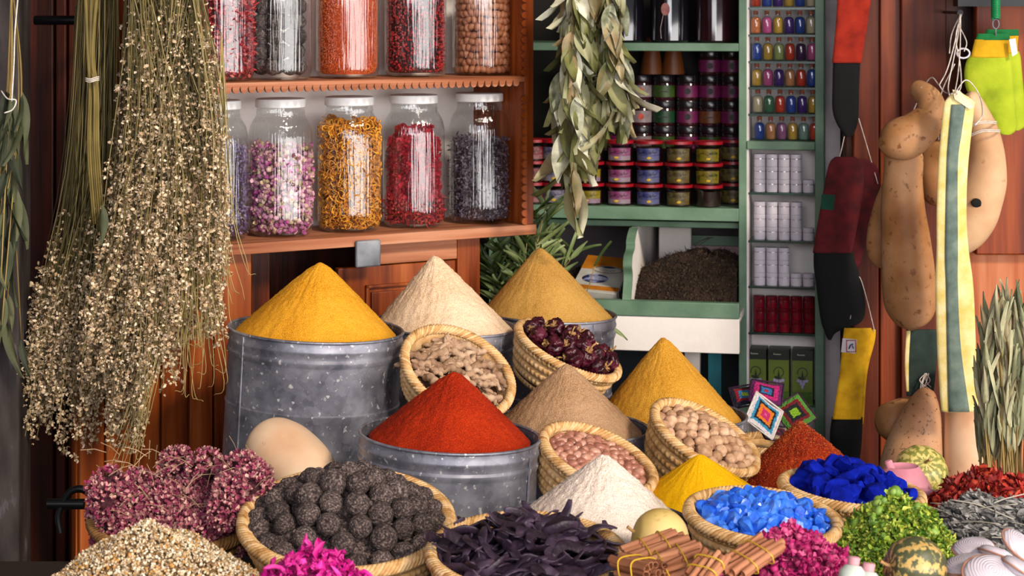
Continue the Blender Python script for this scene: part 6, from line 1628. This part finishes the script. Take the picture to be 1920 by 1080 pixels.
# ---------------------------------------------------------------- hanging bunches of small white flowers
m_bs = M('olive_broom_stem', ['2a2410', '4a4020', '6c5f34', '887848', 'a8966a'], rnd='island', rough=.7, nw=.1)
m_bf = M('cream_broom_blossom', ['5c432c', '8e7050', 'bca07c', 'd8c0a0', 'ead8bc', 'a88a66', 'ceb48e'], rnd='island', rough=.8, nw=.1)
def flower_bunch(name, label, top, n, endf, Yc, Ysp, fd, fstart, midf=None, wob=14):
    t = thing(name, label, 'flowers', top); o3 = np.array(top); st_ = []; fp = []
    for i in range(n):
        ex, ey = endf(); Y = Yc+R.gauss(0, Ysp)
        tpx = 960+(top.x/top.y)*F+R.uniform(-1, 1)*(70 if n > 500 else 35)
        tpy = -60+R.uniform(-60, 20)
        mx, my = midf(tpx, ex, ey) if midf else (tpx*.45+ex*.55, ey*.45)
        pts = [P(tpx, tpy, Yc+.6*(Y-Yc)), P(mx+R.uniform(-1, 1)*wob, my, Y-.02), P((mx+ex*2)/3+R.uniform(-1, 1)*wob, (my+ey*2)/3, Y), P(ex, ey, Y+R.uniform(-.02, .02))]
        q = spline(pts, 14); st_.append(sweep(q, np.linspace(.0013, .0006, 14), 3, cap=False))
        L = np.linspace(0, 1, 14)
        for _ in range(int(fd*R.uniform(.3, 1.5))):
            u = fstart+(1-fstart)*R.random()**.75
            k = u*12.999; a_ = int(k); p = q[a_]*(1-(k-a_))+q[a_+1]*(k-a_)
            m_ = R.randint(1, 3)
            for _2 in range(m_): fp.append(p+np.array([R.gauss(0, .006), R.gauss(0, .006), R.gauss(0, .006)]))
    fp = np.array(fp)-o3
    mk('stems', [(lambda vf: (np.array(vf[0])-o3, vf[1]))(join(*st_))][0], m_bs, t, ang=180)
    mk('blossoms', merge([floret(3, 1.2, s, .6) for s in range(5)], rand_rot(len(fp)), rng.uniform(.0034, .0078, len(fp)), fp), m_bf, t, ang=180)
    print(name, len(fp)); return t
def end_big():
    a_ = R.random()
    if a_ < .50: return R.uniform(205, 425), R.uniform(380, 560)
    if a_ < .84: return R.uniform(150, 330), R.uniform(560, 740)
    if a_ < .93: return R.uniform(200, 262), R.uniform(740, 850)
    return R.uniform(330, 420), R.uniform(540, 660)
def mid_big(tx, ex, ey):
    return (ex*.55+tx*.45+ (16 if ex > 300 else 14), ey*.42)
flower_bunch('hanging_flower_bunch', 'large hanging bunch of tiny cream dried flowers in front of the jars', P(305, -80, 4.38), 780, end_big, 4.38, .055, 25, .10, mid_big)
def end_left():
    a_ = R.random()
    if a_ < .7: return R.uniform(60, 210), R.uniform(560, 760)
    if a_ < .9: return R.uniform(35, 110), R.uniform(640, 830)
    return R.uniform(100, 200), R.uniform(700, 860)
flower_bunch('hanging_flower_bunch', 'smaller shaded hanging bunch of cream flowers spreading to the left', P(185, -80, 4.52), 330, end_left, 4.52, .04, 15, .52, lambda tx, ex, ey: (tx*.75+ex*.25, ey*.45))
big = bpy.data.objects['hanging_flower_bunch']
wisps = []
for i in range(70):
    ex, ey = (R.uniform(330, 425), R.uniform(560, 730)) if i < 40 else ((R.uniform(200, 270), R.uniform(760, 890)) if i < 60 else (R.uniform(420, 470), R.uniform(330, 600)))
    sx = 260+(ex-200)*.6 if i < 60 else 415
    wisps.append(sweep(spline([P(sx, 300 if i < 60 else 60, 4.36), P(sx+R.uniform(-10, 20), ey*.75, 4.33), P(ex, ey, 4.33+R.uniform(-.04, .02)), P(ex+R.uniform(-25, 20), ey+R.uniform(5, 30), 4.33)], 16), np.linspace(.0010, .0005, 16), 4))
mk('straw_ends', join(*wisps), M('pale_straw_end', ['7c6c40', 'a8965e', 'c0ae78'], rnd='island', rough=.7), big, world=True, ang=180)
t = thing('thick_stalk_bundle', 'thick olive-brown stalks tied with string in front of the dark door', 'stalks', P(175, -60, 4.32))
stq = []
for i in range(6):
    x = 158+i*6
    stq.append(sweep(spline([P(x+R.uniform(-4, 6), -60, 4.32), P(165+i*2, 100, 4.31+.01*(i % 2)), P(168+i*3, 170, 4.30+.008*(i % 3)), P(165+i*4, 280, 4.32), P(175+i*4, 420, 4.34)], 24), np.linspace(.0045, .0018, 24), 8))
mk('stalks', join(*stq), M('olive_brown_stalk', ['4a3e1c', '6c5c2c', '8a7840'], ns=20, rough=.7, rnd='island'), t, world=True, ang=180)
mk('string_tie', join(*[sweep([P(160+26*s_, 146+3*k+2*math.sin(s_*5), 4.285-.008*math.sin(s_*PI)) for s_ in np.linspace(0, 1, 9)], .0012, 5) for k in range(3)]), m_cord, t, world=True, ang=180)
mk('hanging_leaf', merge([leaf(1, .3, .1, .3, 8)], dir_rot(np.array([[.05, -.1, -1.]]), np.array([.4])), .08, np.array([P(190, 385, 4.26)])), m_lf3, t, world=True, ang=180)
